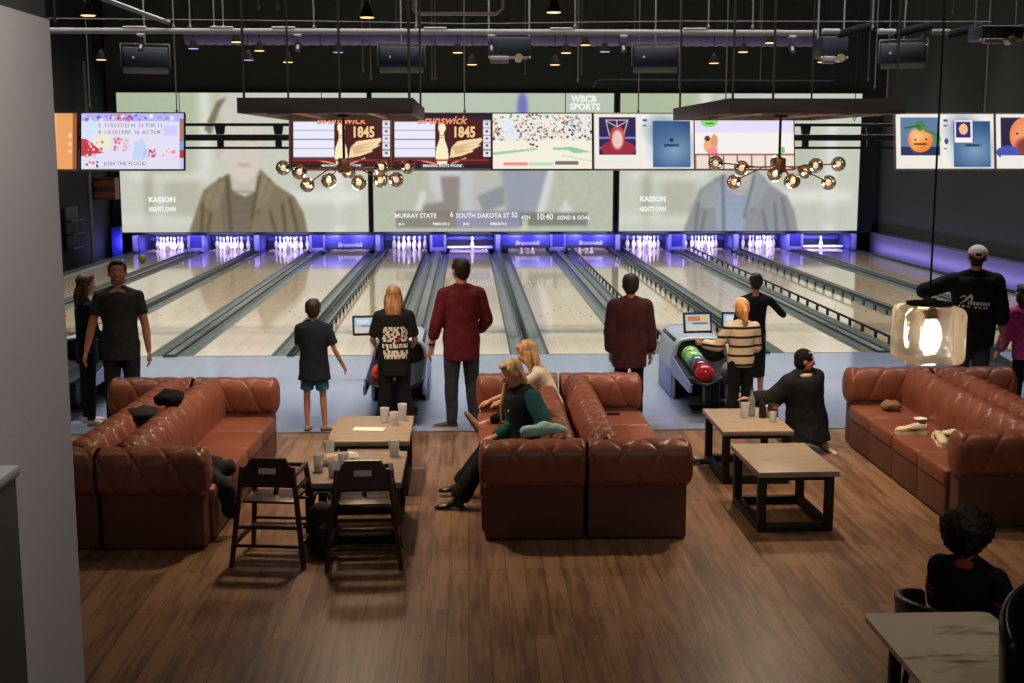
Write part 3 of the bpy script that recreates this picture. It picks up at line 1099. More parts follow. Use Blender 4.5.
text('KASSON', .20, m_txt, q, at_(q, .14, .765, w, h), bold=.012)
text("HIGHT'S OWN", .19, m_txt, q, at_(q, .14, .84, w, h), bold=.010, squeeze=.62)

# ---------------------------------------------------------------- scoring monitors
m_bez = mat('bezel_black', (18, 18, 20), .4)
m_bezc = mat('bezel_bronze', (120, 96, 70), .45)
m_mon = screen_mat(1.12)
def score_paint():
    p = Paint(160, 90, (70, 22, 24))
    p.rect(0, 0, 1, .11, (40, 26, 38))
    p.rect(.04, .14, .44, .78, (222, 222, 238))
    for i in range(5):
        p.rect(.04, .14 + .16 * i, .44, .155 + .16 * i, (120, 116, 140))
    p.rect(.91, .12, 1, .78, (218, 214, 224))
    for i in range(5):
        p.rect(.91, .13 + .13 * i, 1, .142 + .13 * i, (90, 80, 100))
        p.rect(.94, .17 + .13 * i, .965, .21 + .13 * i, (90, 80, 100))
    p.poly([(.60, .60), (.66, .50), (.90, .44), (.90, .50), (.86, .56), (.89, .57), (.80, .66), (.82, .68), (.70, .76), (.58, .80)], (232, 206, 160))
    p.poly([(.60, .60), (.88, .50), (.70, .60), (.85, .575), (.68, .66), (.80, .655), (.64, .74)], (200, 150, 104), .6)
    # standing pin
    p.ell(.505, .26, .038, .09, (238, 224, 186))
    p.poly([(.485, .32), (.525, .32), (.532, .48), (.56, .62), (.57, .78), (.545, .95), (.465, .95), (.44, .78), (.45, .62), (.478, .48)], (238, 224, 186))
    p.rect(.48, .385, .53, .40, (150, 40, 36))
    p.rect(.478, .42, .532, .435, (150, 40, 36))
    p.line(.28, .84, .44, .90, .012, (220, 160, 110))
    p.line(.60, .90, .74, .80, .012, (220, 160, 110))
    p.rect(.03, .82, .97, .86, (150, 44, 40), .8)
    p.rect(.0, .92, 1, 1, (30, 24, 40))
    p.rect(.30, .915, .72, .975, (70, 70, 110))
    return p
def ads_paint():
    p = Paint(160, 90, (216, 212, 232))
    p.rect(0, 0, 1, .14, (176, 172, 232))
    p.speck(.0, .0, .9, .10, [(110, 100, 200), (150, 140, 220), (230, 230, 240)], 50, .03, rng)
    p.speck(.28, .01, .46, .10, [(190, 60, 80), (210, 120, 140)], 24, .025, rng)
    p.rect(.05, .16, .15, .26, (190, 220, 240)); p.rect(.05, .30, .15, .40, (190, 220, 240))
    p.rect(.12, .38, .28, .62, (226, 222, 196))
    p.poly([(.0, .46), (.05, .46), (.22, .70), (.06, .78), (.0, .76)], (190, 60, 70))
    p.speck(.02, .5, .2, .78, [(220, 150, 150), (170, 40, 50), (240, 240, 240)], 30, .02, rng)
    p.speck(.30, .43, .46, .64, [(206, 100, 100), (230, 160, 150)], 26, .025, rng)
    p.speck(.60, .60, .72, .76, [(196, 60, 70), (220, 120, 120)], 18, .025, rng)
    p.speck(.78, .62, .92, .80, [(220, 130, 130), (236, 190, 190)], 18, .025, rng)
    p.poly([(.52, .5), (.60, .46), (.68, .80), (.5, .84)], (180, 200, 232), .8)
    p.rect(.80, .22, .93, .40, (196, 196, 240))
    p.rect(.955, .1, 1, .5, (150, 90, 70), .8); p.rect(.955, .5, 1, .66, (120, 150, 210)); p.rect(.955, .66, 1, .8, (180, 50, 60)); p.rect(.955, .8, 1, 1, (180, 200, 232))
    p.speck(.03, .84, .16, .97, [(30, 30, 40), (220, 90, 80), (240, 240, 240)], 24, .022, rng)
    return p
def game_paint():
    p = Paint(160, 90, (226, 222, 208))
    p.speck(.0, .0, 1.0, .46, [(50, 52, 76), (120, 160, 180), (210, 170, 160), (90, 110, 140), (226, 226, 230), (200, 90, 90), (60, 50, 60)], 420, .022, rng)
    p.poly([(.10, .08), (.20, .08), (.28, .48), (.14, .48)], (216, 224, 232), .9)
    p.poly([(.86, .02), (.93, .05), (.99, .40), (.97, .42)], (216, 224, 232), .9)
    p.rect(0, .49, 1, 1, (232, 226, 208))
    p.poly([(0, .70), (.45, .62), (.45, .655), (0, .755)], (150, 196, 170))
    p.poly([(.60, .615), (.80, .60), (1, .70), (.82, .71), (.76, .66), (.62, .66)], (140, 190, 164))
    p.line(.7, .75, 1, .86, .008, (180, 206, 180))
    p.rect(.12, .88, .36, .935, (236, 130, 120)); p.rect(.37, .88, .62, .93, (180, 210, 180)); p.rect(.63, .86, .86, .92, (110, 108, 96))
    p.speck(.30, .45, .52, .60, [(60, 40, 60), (230, 200, 190)], 16, .02, rng)
    return p
def photo_panel(p, kind):
    """photo booth picture on the left, blue poster on the right"""
    if kind == 'face':
        p.rect(.05, .07, .42, .74, (42, 32, 78))
        p.rect(.05, .42, .42, .46, (130, 130, 210)); p.rect(.05, .60, .42, .63, (110, 110, 200))
        p.ell(.24, .64, .17, .16, (150, 40, 60)); p.rect(.05, .74, .45, .90, (226, 222, 216))
        p.ell(.235, .42, .078, .20, (170, 60, 60)); p.ell(.235, .47, .055, .17, (226, 190, 176), 1, .2)
        for a in ((.12, .12, .34, .12), (.12, .12, .155, .40), (.34, .12, .30, .36), (.13, .14, .23, .24), (.33, .14, .23, .24), (.23, .12, .23, .24)):
            p.line(*a, .008, (220, 180, 180))
    elif kind == 'pumpkin':
        p.rect(.05, .07, .45, .76, (92, 118, 150)); p.rect(.05, .60, .45, .76, (44, 46, 84))
        p.ell(.25, .48, .125, .22, (226, 128, 48)); p.ell(.20, .46, .05, .20, (236, 170, 110), .8, .4); p.ell(.25, .40, .09, .09, (236, 200, 160), .6, .6)
        p.ell(.25, .22, .05, .09, (60, 130, 60)); p.line(.10, .26, .24, .22, .02, (50, 100, 50)); p.line(.30, .30, .44, .40, .02, (60, 120, 60)); p.ell(.42, .46, .04, .08, (70, 140, 70))
        p.line(.19, .55, .31, .55, .012, (40, 24, 20)); p.ell(.31, .46, .012, .02, (30, 20, 20)); p.ell(.20, .47, .010, .018, (30, 20, 20))
    else:
        p.rect(.05, .07, .45, .76, (40, 34, 60)); p.ell(.30, .40, .16, .34, (226, 130, 84)); p.ell(.30, .44, .12, .24, (232, 150, 104), 1, .3)
        p.ell(.30, .60, .10, .16, (130, 60, 40), 1, .3); p.ell(.30, .47, .02, .03, (30, 20, 24)); p.ell(.22, .36, .014, .02, (60, 30, 30)); p.ell(.37, .36, .014, .02, (60, 30, 30))
        p.ell(.12, .70, .12, .12, (70, 80, 170)); p.rect(.05, .76, .48, .92, (226, 222, 216))
    p.rect(.48, .05, .56, .95, (232, 228, 222)); p.rect(.49, .10, .53, .15, (70, 80, 120)); p.rect(.485, .20, .525, .23, (110, 110, 140))
    if kind != 'face':
        p.ell(.515, .50, .02, .06, (60, 60, 90)); p.rect(.49, .62, .52, .65, (90, 90, 120))
    x0 = .585
    p.rect(x0, .13, .965, .97, (44, 76, 120))
    p.ell(.80, .66, .17, .26, (126, 158, 186), .9, .9)
    p.ell(.68, .30, .12, .2, (64, 98, 140), .8, .9)
    p.ell(.775, .48, .02, .035, (30, 40, 64)); p.rect(.70, .56, .85, .585, (40, 52, 80), .8)
    if kind == 'pumpkin':
        p.rect(.60, .12, .78, .52, (236, 232, 236)); p.rect(.615, .15, .765, .43, (50, 34, 110)); p.ell(.69, .28, .045, .10, (230, 180, 120))
    return p
def play_paint():
    p = Paint(160, 90, (226, 222, 236))
    p.rect(0, 0, 1, .35, (214, 208, 236), .8)
    p.rect(0, .35, 1, .72, (236, 230, 222), .8)
    p.ell(.15, .12, .09, .13, (130, 206, 110)); p.ell(.12, .10, .012, .02, (40, 70, 40)); p.ell(.18, .10, .012, .02, (40, 70, 40)); p.line(.12, .18, .19, .18, .01, (40, 70, 40))
    p.rect(0, .72, 1, .76, (150, 100, 80)); p.rect(0, .76, 1, 1, (226, 208, 196))
    for i in range(7):
        p.rect(.14 * i, .76, .14 * i + .02, 1, (160, 112, 90))
    p.ell(.15, .58, .06, .14, (226, 170, 120)); p.ell(.20, .50, .035, .13, (216, 150, 96)); p.rect(.13, .62, .23, .72, (236, 130, 150)); p.ell(.13, .45, .03, .05, (90, 50, 40))
    p.rect(.44, .10, .49, .125, (90, 90, 130)); p.ell(.88, .66, .03, .06, (120, 190, 100))
    return p
def blank(c):
    return Paint(160, 90, c)
def orange_paint():
    p = Paint(160, 90, (232, 170, 110))
    p.rect(.8, 0, 1, 1, (222, 150, 90), .8); p.rect(.955, 0, 1, 1, (150, 84, 50)); p.ell(.93, .40, .014, .03, (240, 210, 190)); p.ell(.93, .55, .014, .03, (240, 210, 190)); p.ell(.93, .68, .014, .03, (240, 210, 190))
    return p
def white_panel(kind):
    return photo_panel(Paint(160, 90, (228, 222, 214)), kind)
MW, MH = 1.60, .885
def monitor(xc, p, label, bez=m_bez, rz=0.0, bw=.018):
    o = thing('scoring_monitor', label, 'monitor', (xc, 20.5, 3.075), rz, 'scoring monitors over the lanes')
    o.rotation_euler = (R(-10.5), 0, rz)
    MB().box((0, .045, 0), (MW + bw * 2, .08, MH + bw * 2), .012).build('housing', bez, o)
    q = link('display', screen_mesh('display', p, MW, MH), o)
    q.data.materials.append(m_mon)
    q.location = (0, -.001, 0)
    mb = MB()
    t = bw
    mb.box((0, -.002, MH / 2 + t / 2), (MW + 2 * t, .012, t), .003, 1)
    mb.box((0, -.002, -MH / 2 - t / 2), (MW + 2 * t, .012, t), .003, 1)
    for sg in (-1, 1):
        mb.box((sg * (MW / 2 + t / 2), -.002, 0), (t, .012, MH + 2 * t), .003, 1)
    mb.build('bezel', bez, o)
    for sg in (-1, 1):
        MB().box((sg * .5, .12, .1), (.10, .10, .5), .01).build('bracket', m_steel, o)
    return o, q
m_o = glow('screen_orange', (240, 170, 110), 1.0)
monitor(-6.93, orange_paint(), 'orange monitor half hidden by the grey wall at the left', m_bez)
o, q = monitor(-5.26, ads_paint(), 'monitor with white and red adverts above the left lanes', m_bez)
text('JOIN THE FLOCK!', .085, m_txtd, q, at_(q, .43, .905, MW, MH))
text('5  11:51/17:21 H  13 YUK 11', .085, m_txtd, q, at_(q, .48, .22, MW, MH))
text('4  1:3:15:17:RF  16  4:3 TUR', .085, m_txtd, q, at_(q, .47, .345, MW, MH))
m_gold = glow('screen_gold', (244, 206, 150), 1.0)
m_sc = glow('screen_salmon', (236, 150, 110), 1.0)
for xc, lb in ((-1.99, 'monitor with score table and winged pin behind the left chandelier'), (-.39, 'monitor with winged pin right of the left chandelier')):
    o, q = monitor(xc, score_paint(), lb, m_bezc)
    text('1845', .235, m_gold, q, at_(q, .725, .345, MW, MH), bold=.008, squeeze=.78)
    text('Brunswick', .185, m_sc, q, at_(q, .50, .125, MW, MH), bold=.004, shear=.3)
    text('MAKING SPLITS WORK', .06, m_txt, q, at_(q, .51, .945, MW, MH), bold=.001)
monitor(1.21, game_paint(), 'monitor with a basketball game and crowd in the stands', m_bez)
o, q = monitor(2.85, white_panel('face'), 'monitor with a red-haired portrait photo beside a blue poster', m_bezc)
text('UNICO', .075, m_bez, q, at_(q, .775, .575, MW, MH))
monitor(4.466, play_paint(), 'monitor with a pale cartoon room behind the right chandelier', m_bezc)
o, q = monitor(7.73, white_panel('pumpkin'), 'monitor with a pumpkin face photo against the dark right wall', m_bezc)
text('UNICO', .075, m_bez, q, at_(q, .80, .575, MW, MH))
monitor(9.37, white_panel('orange'), 'monitor with an orange face at the right edge', m_bezc)

# truss that carries the monitors
o = thing('monitor_truss', 'black steel truss carrying the row of scoring monitors', 'truss', (1.2, 20.86, 3.1))
mb = MB()
mb.box((0, 0, .24), (17.6, .06, .05), .005, 1)
mb.build('top_rail', m_steel, o)
MB().box((0, 0, .035), (17.6, .08, .10), .005, 1).build('middle_rail', m_steel, o)
MB().box((0, 0, -.13), (17.6, .05, .04), .005, 1).build('bottom_rail', m_steel, o)
for x in (-7.2, -5.15, -4.22, -2.88, -1.0, .8, 2.4, 4.35, 5.42, 7.6):
    m = MB()
    m.poly([(x - .085, -.035, .24), (x + .085, -.035, .24), (x + .05, -.035, .03), (x + .05, -.035, -.15), (x - .05, -.035, -.15), (x - .05, -.035, .03)], (0, .07, 0))
    m.build('gusset', m_steel, o)
black_c = cloth('black_cloth', (24, 24, 27))
# man in dark tee, standing behind the far arm of the left sofas, facing the camera
h = Human('smiling man in a dark grey t-shirt standing behind the left sofas', (-3.63, 13.3, 0), R(188), 1.83, (172, 116, 88), 1.06,
          arm={'R': dict(u=(.30, .02, -1), f=(.22, .30, -1)), 'L': dict(u=(-.22, .0, -1), f=(-.10, .12, -1))}, head=(R(7), R(4), 0))
h.body().face(beard=cm('stubble', (128, 88, 68), .9), smile=True)
h.top('t-shirt', cloth('dark_tee', (43, 44, 46)), .62, -.10, .018, belly=.008, seed=1)
h.legs('trousers', cloth('dark_denim', (34, 37, 46)), seed=2)
h.shoes(cm('shoe_dark', (40, 38, 38), .6), cm('sole_white', (190, 185, 175), .6))
h.hair(hair_mat((34, 25, 20)), 'short')
# woman behind him
h = Human('woman with long brown hair and dark clothes standing behind the man in the grey t-shirt', (-4.12, 13.75, 0), R(-62), 1.64, (190, 140, 112), .9,
          arm={'R': dict(u=(.15, .2, -1), f=(-.1, .9, -.5)), 'L': dict(u=(-.12, 0, -1))}, head=(R(-10), R(-6), 0))
h.body().face()
h.top('sweater', black_c, 1.95, -.12, .018, seed=4)
h.legs('trousers', black_c, seed=5)
h.shoes(cm('shoe_cream', (190, 175, 150), .6))
h.hair(hair_mat((58, 38, 27), (96, 62, 40)), 'long', .20, 1.05, 4)
# boy
h = Human('boy in a dark navy t-shirt and teal shorts watching from the approach', (-1.62, 13.33, 0), R(-6), 1.385, (186, 128, 98), .84, hs=1.16,
          arm={'R': dict(u=(.35, -.02, -1), f=(.34, .45, -.9)), 'L': dict(u=(-.1, .25, -1), f=(.2, .95, -.5))},
          leg={'L': dict(t=(-.05, 0, -1), s=(0, -.03, -1), f=(-.1, 1, 0)), 'R': dict(t=(.05, 0, -1), s=(.05, -.02, -1), f=(1, .55, 0))}, head=(R(4), 0, 0))
h.body().face()
h.top('t-shirt', cloth('navy_tee', (30, 36, 46)), .75, -.135, .036, .14, flare=.034, seed=6)
h.legs('shorts', cloth('teal_shorts', (62, 106, 132)), .42, 1.04, .012, seed=7)
h.shoes(cm('shoe_bowling_tan', (150, 122, 96), .6), cm('sole_dark', (48, 40, 36), .6))
h.hair(hair_mat((46, 32, 25)), 'short', puff=1.0)
decal(h.root.children[1], h.N + V((-.02, 0, -.03)), X, Z, -Y, .04, .018, ['####', '####'], cm('white_print', (215, 210, 200), .8), 'neck_label')
# woman in printed tee
h = Human('woman with long light brown hair in a black t-shirt with a white back print', (-.775, 13.36, 0), R(3), 1.545, (184, 128, 100), .93,
          arm={'R': dict(u=(.25, .05, -1), f=(-.05, .95, -.32)), 'L': dict(u=(-.25, .05, -1), f=(.05, .95, -.32))},
          leg={'L': dict(t=(-.06, 0, -1), s=(-.04, 0, -1), f=(-.1, 1, 0)), 'R': dict(t=(.06, 0, -1), s=(.08, 0, -1), f=(.5, 1, 0))}, head=(R(-3), R(-8), 0))
h.body().face()
t = h.top('t-shirt', cloth('black_tee', (27, 27, 30)), .85, -.15, .028, .10, flare=.006, seed=8)
h.legs('trousers', black_c, 1.0, 1.18, .014, seed=9, bell=.035)
h.shoes(cm('shoe_black', (30, 28, 28), .5), cm('sole_white', (190, 185, 175), .6))
h.hair(hair_mat((112, 72, 44), (186, 138, 92)), 'long', .235, 1.06, 9)
ink = cm('white_print', (215, 210, 200), .8)
rows = ['  ### #### ## ## ####   ', ' #### # ## ####   ## ## ', ' ## ###   ## ###  #### #', '   #### ###  #### ##  ##', ' ##  ###  ####    ## ## ', '####   #####   ####  ###', ' ### ####  ## ##  ##### ',
        '          ##            ', '## ### ## ### # ### ## #', '##  ## ## ##### # # ####', '    ##                  ', ' ##  ### ######  ###  ##', ' ### ## #### ### #### ##', '  ##################### ', '  # ### ## ### ## ### # ']
decal(t, h.P + Z * .085 * h.H + V((.01, 0, 0)), X, Z, -Y, .27, .34, rows, ink, 'back_print')
decal(t, h.P + Z * .11 * h.H + V((.05, 0, 0)), X, Z, -Y, .06, .09, ['   #', '  ##', ' ## ', '##  ', '#   '], cm('red_print', (150, 40, 45), .8), 'red_mark', .006)
# man in maroon sweater
h = Human('man in a maroon sweater and dark jeans standing on the approach, seen from behind', (-.06, 13.43, 0), R(14), 1.825, (176, 120, 92), 1.0,
          arm={'L': dict(u=(-.28, -.05, -1), f=(-.18, .22, -1)), 'R': dict(u=(.34, .10, -1), f=(-.35, .75, -.75))},
          leg={'L': dict(t=(-.05, 0, -1), s=(0, -.03, -1), f=(-1, .5, 0)), 'R': dict(t=(.06, .05, -1), s=(.04, -.06, -1), f=(.35, 1, 0))}, head=(R(14), R(2), 0))
h.body().face()
mar = cloth('maroon_knit', (88, 28, 34))
h.top('sweater', mar, 1.62, -.125, .028, .06, seed=10, collar=True, sl_r=1.08)
h.legs('jeans', cloth('dark_jeans', (52, 55, 62)), 1.0, 1.04, .014, seed=11)
h.shoes(cm('shoe_dark', (40, 38, 38), .6), cm('sole_tan', (170, 150, 125), .6))
h.hair(hair_mat((30, 22, 18)), 'short', puff=1.02)
MB().lathe([(.0, -.012), (.036, -.012), (.038, 0), (.036, .012), (0, .012)], 14).build('wristwatch', cm('watch', (25, 25, 27), .3), h.root).location = h.el['L'].lerp(h.wr['L'], .9)
# youth in maroon hoodie
h = Human('youth in a dark maroon hoodie standing behind the centre sofas, seen from behind', (1.77, 13.62, 0), R(2), 1.62, (170, 118, 92), .98, hs=1.05,
          arm={'L': dict(u=(-.14, .0, -1), f=(.02, .2, -1)), 'R': dict(u=(.16, .0, -1), f=(.10, .12, -1))}, head=(0, R(2), 0))
h.body().face()
h.top('hoodie', cloth('maroon_fleece', (66, 34, 38)), 1.92, -.15, .042, .10, seed=12, hood=True, flare=.004, sl_r=1.15)
h.legs('trousers', black_c, 1.0, 1.0, .012, seed=13)
h.shoes(cm('shoe_black', (30, 28, 28), .5))
h.hair(hair_mat((44, 33, 27)), 'short', puff=1.1, seed=5)
# girl in striped sweater
h = Human('girl with a blond ponytail in a cream and black striped sweater', (2.96, 13.45, 0), R(8), 1.345, (198, 142, 112), .9, hs=1.14,
          arm={'L': dict(u=(-.55, .15, -1), f=(-.55, .75, .05)), 'R': dict(u=(.2, .2, -1), f=(-.3, .95, -.1))}, head=(0, R(-4), 0))
h.body().face()
sm = mat('striped_knit', (214, 198, 168), .9)
nt = sm.node_tree
tc = nt.nodes.new('ShaderNodeTexCoord'); sp = nt.nodes.new('ShaderNodeSeparateXYZ'); mt = nt.nodes.new('ShaderNodeMath'); mt.operation = 'MULTIPLY_ADD'
mt.inputs[1].default_value = 10.0; mt.inputs[2].default_value = 0.42
fr = nt.nodes.new('ShaderNodeMath'); fr.operation = 'FRACT'; gt = nt.nodes.new('ShaderNodeMath'); gt.operation = 'LESS_THAN'; gt.inputs[1].default_value = .27
mx = nt.nodes.new('ShaderNodeMix'); mx.data_type = 'RGBA'; mx.inputs[6].default_value = lin((206, 186, 156)) + (1,); mx.inputs[7].default_value = lin((30, 26, 28)) + (1,)
nt.links.new(tc.outputs['Object'], sp.inputs[0]); nt.links.new(sp.outputs[2], mt.inputs[0]); nt.links.new(mt.outputs[0], fr.inputs[0]); nt.links.new(fr.outputs[0], gt.inputs[0])
nt.links.new(gt.outputs[0], mx.inputs[0]); nt.links.new(mx.outputs[2], nt.nodes['Principled BSDF'].inputs['Base Color'])
h.top('sweater', sm, 1.95, -.075, .03, .10, seed=14, sl_r=1.2)
h.legs('trousers', black_c, 1.0, 1.15, .014, seed=15, bell=.03)
h.shoes(cm('shoe_black', (30, 28, 28), .5))
h.hair(hair_mat((190, 120, 66), (226, 172, 110)), 'tail', .17, 1.02, 6)
k = h.H * h.hs
MB().tube([h.hp(math.cos(R(a)) * .0515, .012, .022 + math.sin(R(a)) * .051) for a in range(-10, 191, 10)], .008 * k, 8).build('headband', cm('fluffy_cream', (225, 215, 198), .95), h.root)
# girl with bun
h = Human('girl with dark hair bun and long black dress, hand raised to her mouth', (3.40, 14.75, 0), R(-4), 1.525, (172, 122, 98), .86,
          arm={'R': dict(u=(.75, .25, -.75), f=(-.62, .55, .60)), 'L': dict(u=(-.2, .2, -1), f=(.15, .7, .3))},
          leg={'L': dict(t=(-.01, 0, -1)), 'R': dict(t=(.01, 0, -1))}, head=(R(2), 0, 0))
h.body().face()
h.top('dress', black_c, 1.9, -.34, .014, .0, flare=.006, seed=16)
h.shoes(cm('shoe_dark', (40, 38, 38), .6))
h.hair(hair_mat((40, 28, 22)), 'bun', seed=7)
# man in cap
h = Human('big man in a black jacket with a white back emblem and a white cap', (5.60, 13.75, 0), R(-6), 1.93, (178, 122, 94), 1.16,
          arm={'L': dict(u=(-.88, .25, -.36), f=(.35, .9, .0)), 'R': dict(u=(.24, -.02, -1), f=(.14, .15, -1))}, head=(R(-12), R(3), R(4)), sh=1.12)
h.body().face()
jk = h.top('jacket', cloth('black_jacket', (23, 23, 25)), 1.45, -.11, .034, .06, seed=18, collar=True, sl_r=1.12)
h.legs('jeans', cloth('dark_jeans', (52, 55, 62)), 1.0, 1.0, .014, seed=19)
h.shoes(cm('shoe_dark', (40, 38, 38), .6))
h.hair(hair_mat((40, 30, 24)), 'short', puff=.90)
rows = ['          #                     ', '         ###                    ', '   ##   #####                   ', '  #  # ### ##                   ', ' #    ###  ##                   ', '      ##   ##                   ', '     ##    ##                   ', '    ##   # ## ## ### ## ## ## ##', '   #     # ## ## ### ## ## ## ##',
        '  #      # ## ## ### ## ## ## ##', '                                ', ' #  ##  # #     ##  # #  ## ##  ', ' #  ##  # #     ##  # #  ## ##  ']
decal(jk, h.P + Z * .155 * h.H + V((-.03, 0, 0)), X - Z * .08, Z + X * .08, -Y, .33, .155, rows, cm('white_print', (215, 210, 200), .8), 'back_emblem')
k = h.H
mb = MB()
mb.grid(lambda u, v: h.hp(math.cos(u * 2 * PI) * .053 * math.cos(v * 1.55), -.004 + math.sin(u * 2 * PI) * .062 * math.cos(v * 1.55), .018 + .048 * math.sin(v * 1.55)), 28, 10, True)
cap = mb.build('cap', cm('cap_white', (208, 200, 186), .9, bump=(140, .4)), h.root)
mb = MB()
mb.grid(lambda u, v: h.hp((u - .5) * .09, .05 + .045 * v * math.cos((u - .5) * 2), .022 - .012 * v - .03 * (u - .5) ** 2), 12, 6)
mb.build('cap_peak', cm('cap_white', (208, 200, 186), .9), cap)
MB().ell(h.hp(0, -.0645, .020), (.017 * k, .004 * k, .010 * k), h.Rh, 16, 8).build('cap_opening', cm('dark_gap', (40, 30, 24), .9), cap)
mb = MB()
mb.tube([h.hp(math.cos(R(a)) * .02, -.067, .021 + math.sin(R(a)) * .0125) for a in range(0, 360, 20)], .0022 * k, 6)
mb.build('cap_strap', cm('cap_white', (208, 200, 186), .9), cap)
# child in magenta at the right edge
h = Human('child in a magenta and pink top beside the man with the white cap', (6.30, 13.95, 0), R(20), 1.45, (190, 132, 104), .92, hs=1.1,
          arm={'L': dict(u=(-.25, .1, -1), f=(-.2, .3, -1)), 'R': dict()}, lean=(-.04, .1, 1))
h.body().face()
h.top('sweater', cloth('magenta_knit', (176, 62, 124)), 1.8, -.10, .034, .1, seed=20, sl_r=1.25)
h.legs('trousers', black_c, seed=21)
h.shoes(cm('shoe_dark', (40, 38, 38), .6))
h.hair(hair_mat((60, 40, 28)), 'long', .12, seed=8)

# ---- seated blond woman on the left half of the centre sofas, faces -X
SEAT = .42
h = Human('blond woman in black vest and teal sleeves sitting on the centre sofa looking down', (.53, 10.42, 0), R(86), 1.66, (196, 142, 116), 1.02,
          hipz=.49, lean=(.03, .16, 1), twist=R(30),
          arm={'L': dict(u=(-.68, -.46, -.75), f=(.0, .80, -.55), n=(0, 0, -1)), 'R': dict(u=(.05, .0, -1), f=(-.75, .55, -.1), n=(0, 0, -1))},
          leg={'L': dict(t=(-.06, 1, -.16), s=(-.16, .55, -.88), f=(-.1, 1, -.02)), 'R': dict(t=(.20, 1, -.12), s=(.16, .60, -.88), f=(.05, 1, 0.0))},
          head=(R(14), R(-26), R(0)))
h.body().face(iris=(70, 80, 90), brow=(110, 80, 56), lip=(160, 92, 84))
teal = cloth('teal_fleece', (28, 78, 78))
h.top('sweater', teal, 1.93, -.06, .022, .04, seed=22, sl_r=1.22, vox=.011)
v = h.top('vest', cloth('black_quilt', (22, 24, 30)), 0, -.075, .046, .05, seed=23, collar=True, wr=.007, vox=.011)
decal(v, h.P + h.t * .2 * h.H + V((-.07, 0, 0)), X, Z, Y, .03, .018, [' ## ', '####', ' ###'], cm('white_print', (215, 210, 200), .8), 'chest_emblem')
h.legs('trousers', black_c, .98, 1.05, .014, seed=24, bell=.03, vox=.012)
h.shoes(cm('boot_black', (22, 20, 21), .35), None, True, .035)
def strands(mb, s):
    k = s.H
    for sg in (1,):
        a = s.hp(.043 * sg, .004, .0)
        mb.tube([s.hp(.036 * sg, .0, .03), a, a + V((.0, .035, -.12)), a + V((.0, .07, -.30)), a + V((0, .07, -.44))], [.008 * k, .009 * k, .013 * k, .012 * k, .005 * k], 10)
h.hair(hair_mat((150, 112, 76), (214, 178, 136)), 'long', .13, .96, 11, strands, sides=(1,))

# girl behind her, bending to her shoe
h = Human('girl with long blond hair and cream t-shirt bending to her shoe on the centre sofa', (.84, 11.72, 0), R(84), 1.56, (206, 154, 126), .86, hs=1.03,
          hipz=.52, lean=(.05, .42, .9),
          arm={'L': dict(u=(-.1, .85, -.62), f=(.0, .9, -.36), n=(0, 0, -1)), 'R': dict(u=(.15, .5, -.85), f=(-.1, .9, -.3), n=(0, 0, -1))},
          leg={'L': dict(t=(-.12, 1, .16), s=(.05, .92, -.42), f=(.1, .55, .8)), 'R': dict(t=(.14, 1, -.02), s=(.05, .1, -1), f=(.05, 1, 0))}, head=(R(-2), R(-28), 0))
h.body().face(iris=(80, 90, 100))
h.top('t-shirt', cloth('cream_tee', (206, 196, 182)), .8, -.06, .018, .04, seed=26)
h.legs('trousers', black_c, .86, 1.0, .012, seed=27)
h.shoes(cm('shoe_bowling_tan', (150, 122, 96), .6), cm('sole_dark', (48, 40, 36), .6))
h.hair(hair_mat((160, 116, 72), (216, 174, 124)), 'long', .17, 1.06, 12)

# kneeling child by the right tables
h = Human('child in a black hooded jacket and skull patterned hat kneeling at the low table', (3.36, 12.22, 0), R(24), 1.42, (186, 128, 100), 1.0, hs=1.12,
          hipz=.34, lean=(-.10, .10, 1),
          arm={'L': dict(u=(-.62, .35, -.7), f=(-.75, .60, .02), n=(0, 0, -1)), 'R': dict(u=(.30, .45, -.75), f=(-.1, .95, .15), n=(0, 0, -1))},
          leg={'L': dict(t=(-.12, .9, -.78), s=(-.04, -1, -.10), f=(0, -.9, -.25)), 'R': dict(t=(.16, .9, -.78), s=(.18, -1, -.10), f=(0.2, -.9, -.25))}, head=(R(-118), R(-6), R(0)))
h.body().face(iris=(30, 24, 22), lip=(150, 40, 40))
h.top('jacket', cloth('black_puffer', (26, 27, 30)), 1.92, -.15, .065, .26, seed=28, hood=True, wr=.012, sl_r=1.15, flare=.05)
h.legs('trousers', cloth('pale_leggings', (150, 128, 108)), 1.0, 1.0, .010, seed=29)
h.shoes(cm('shoe_cream', (190, 175, 150), .6), cm('sole_dark', (48, 40, 36), .6))
k = h.H * h.hs
mb = MB()
mb.ell(h.hp(0, -.010, .018), (.050 * k, .056 * k, .052 * k), h.Rh, 22, 14)
mb.ell(h.hp(0, -.020, -.012), (.047 * k, .042 * k, .048 * k), h.Rh, 18, 12)
hat = ob('hat', remesh(mb, 'hat', .009, 2), cloth('hat_black', (24, 23, 26)), h.root)
wp = MB()
for a, b, r in ((-.024, .03, .009), (.004, .044, .008), (.026, .026, .007), (-.006, .062, .006), (.03, .05, .005)):
    wp.ell(h.hp(a, .040 - abs(a) * .4 - max(0, b - .04) * .8, b), (r * k, .008 * k, r * .9 * k), h.Rh, 10, 8)
wp.build('skull_print', cm('white_print', (215, 210, 200), .8), hat)
fp = MB()
for sg in (-1, 1):
    fp.ell(h.hp(.02 * sg, .044, -.006), (.010 * k, .006 * k, .005 * k), h.Rh, 10, 8)
fp.ell(h.hp(0, .046, -.040), (.018 * k, .010 * k, .006 * k), h.Rh, 10, 8)
fp.build('face_paint', cm('paint_red', (150, 32, 36), .6), h.bo)
fp = MB()
fp.ell(h.hp(0, .046, -.022), (.022 * k, .009 * k, .008 * k), h.Rh, 12, 8)
fp.build('face_paint', cm('paint_white', (214, 205, 196), .6), h.bo)
mb = MB()
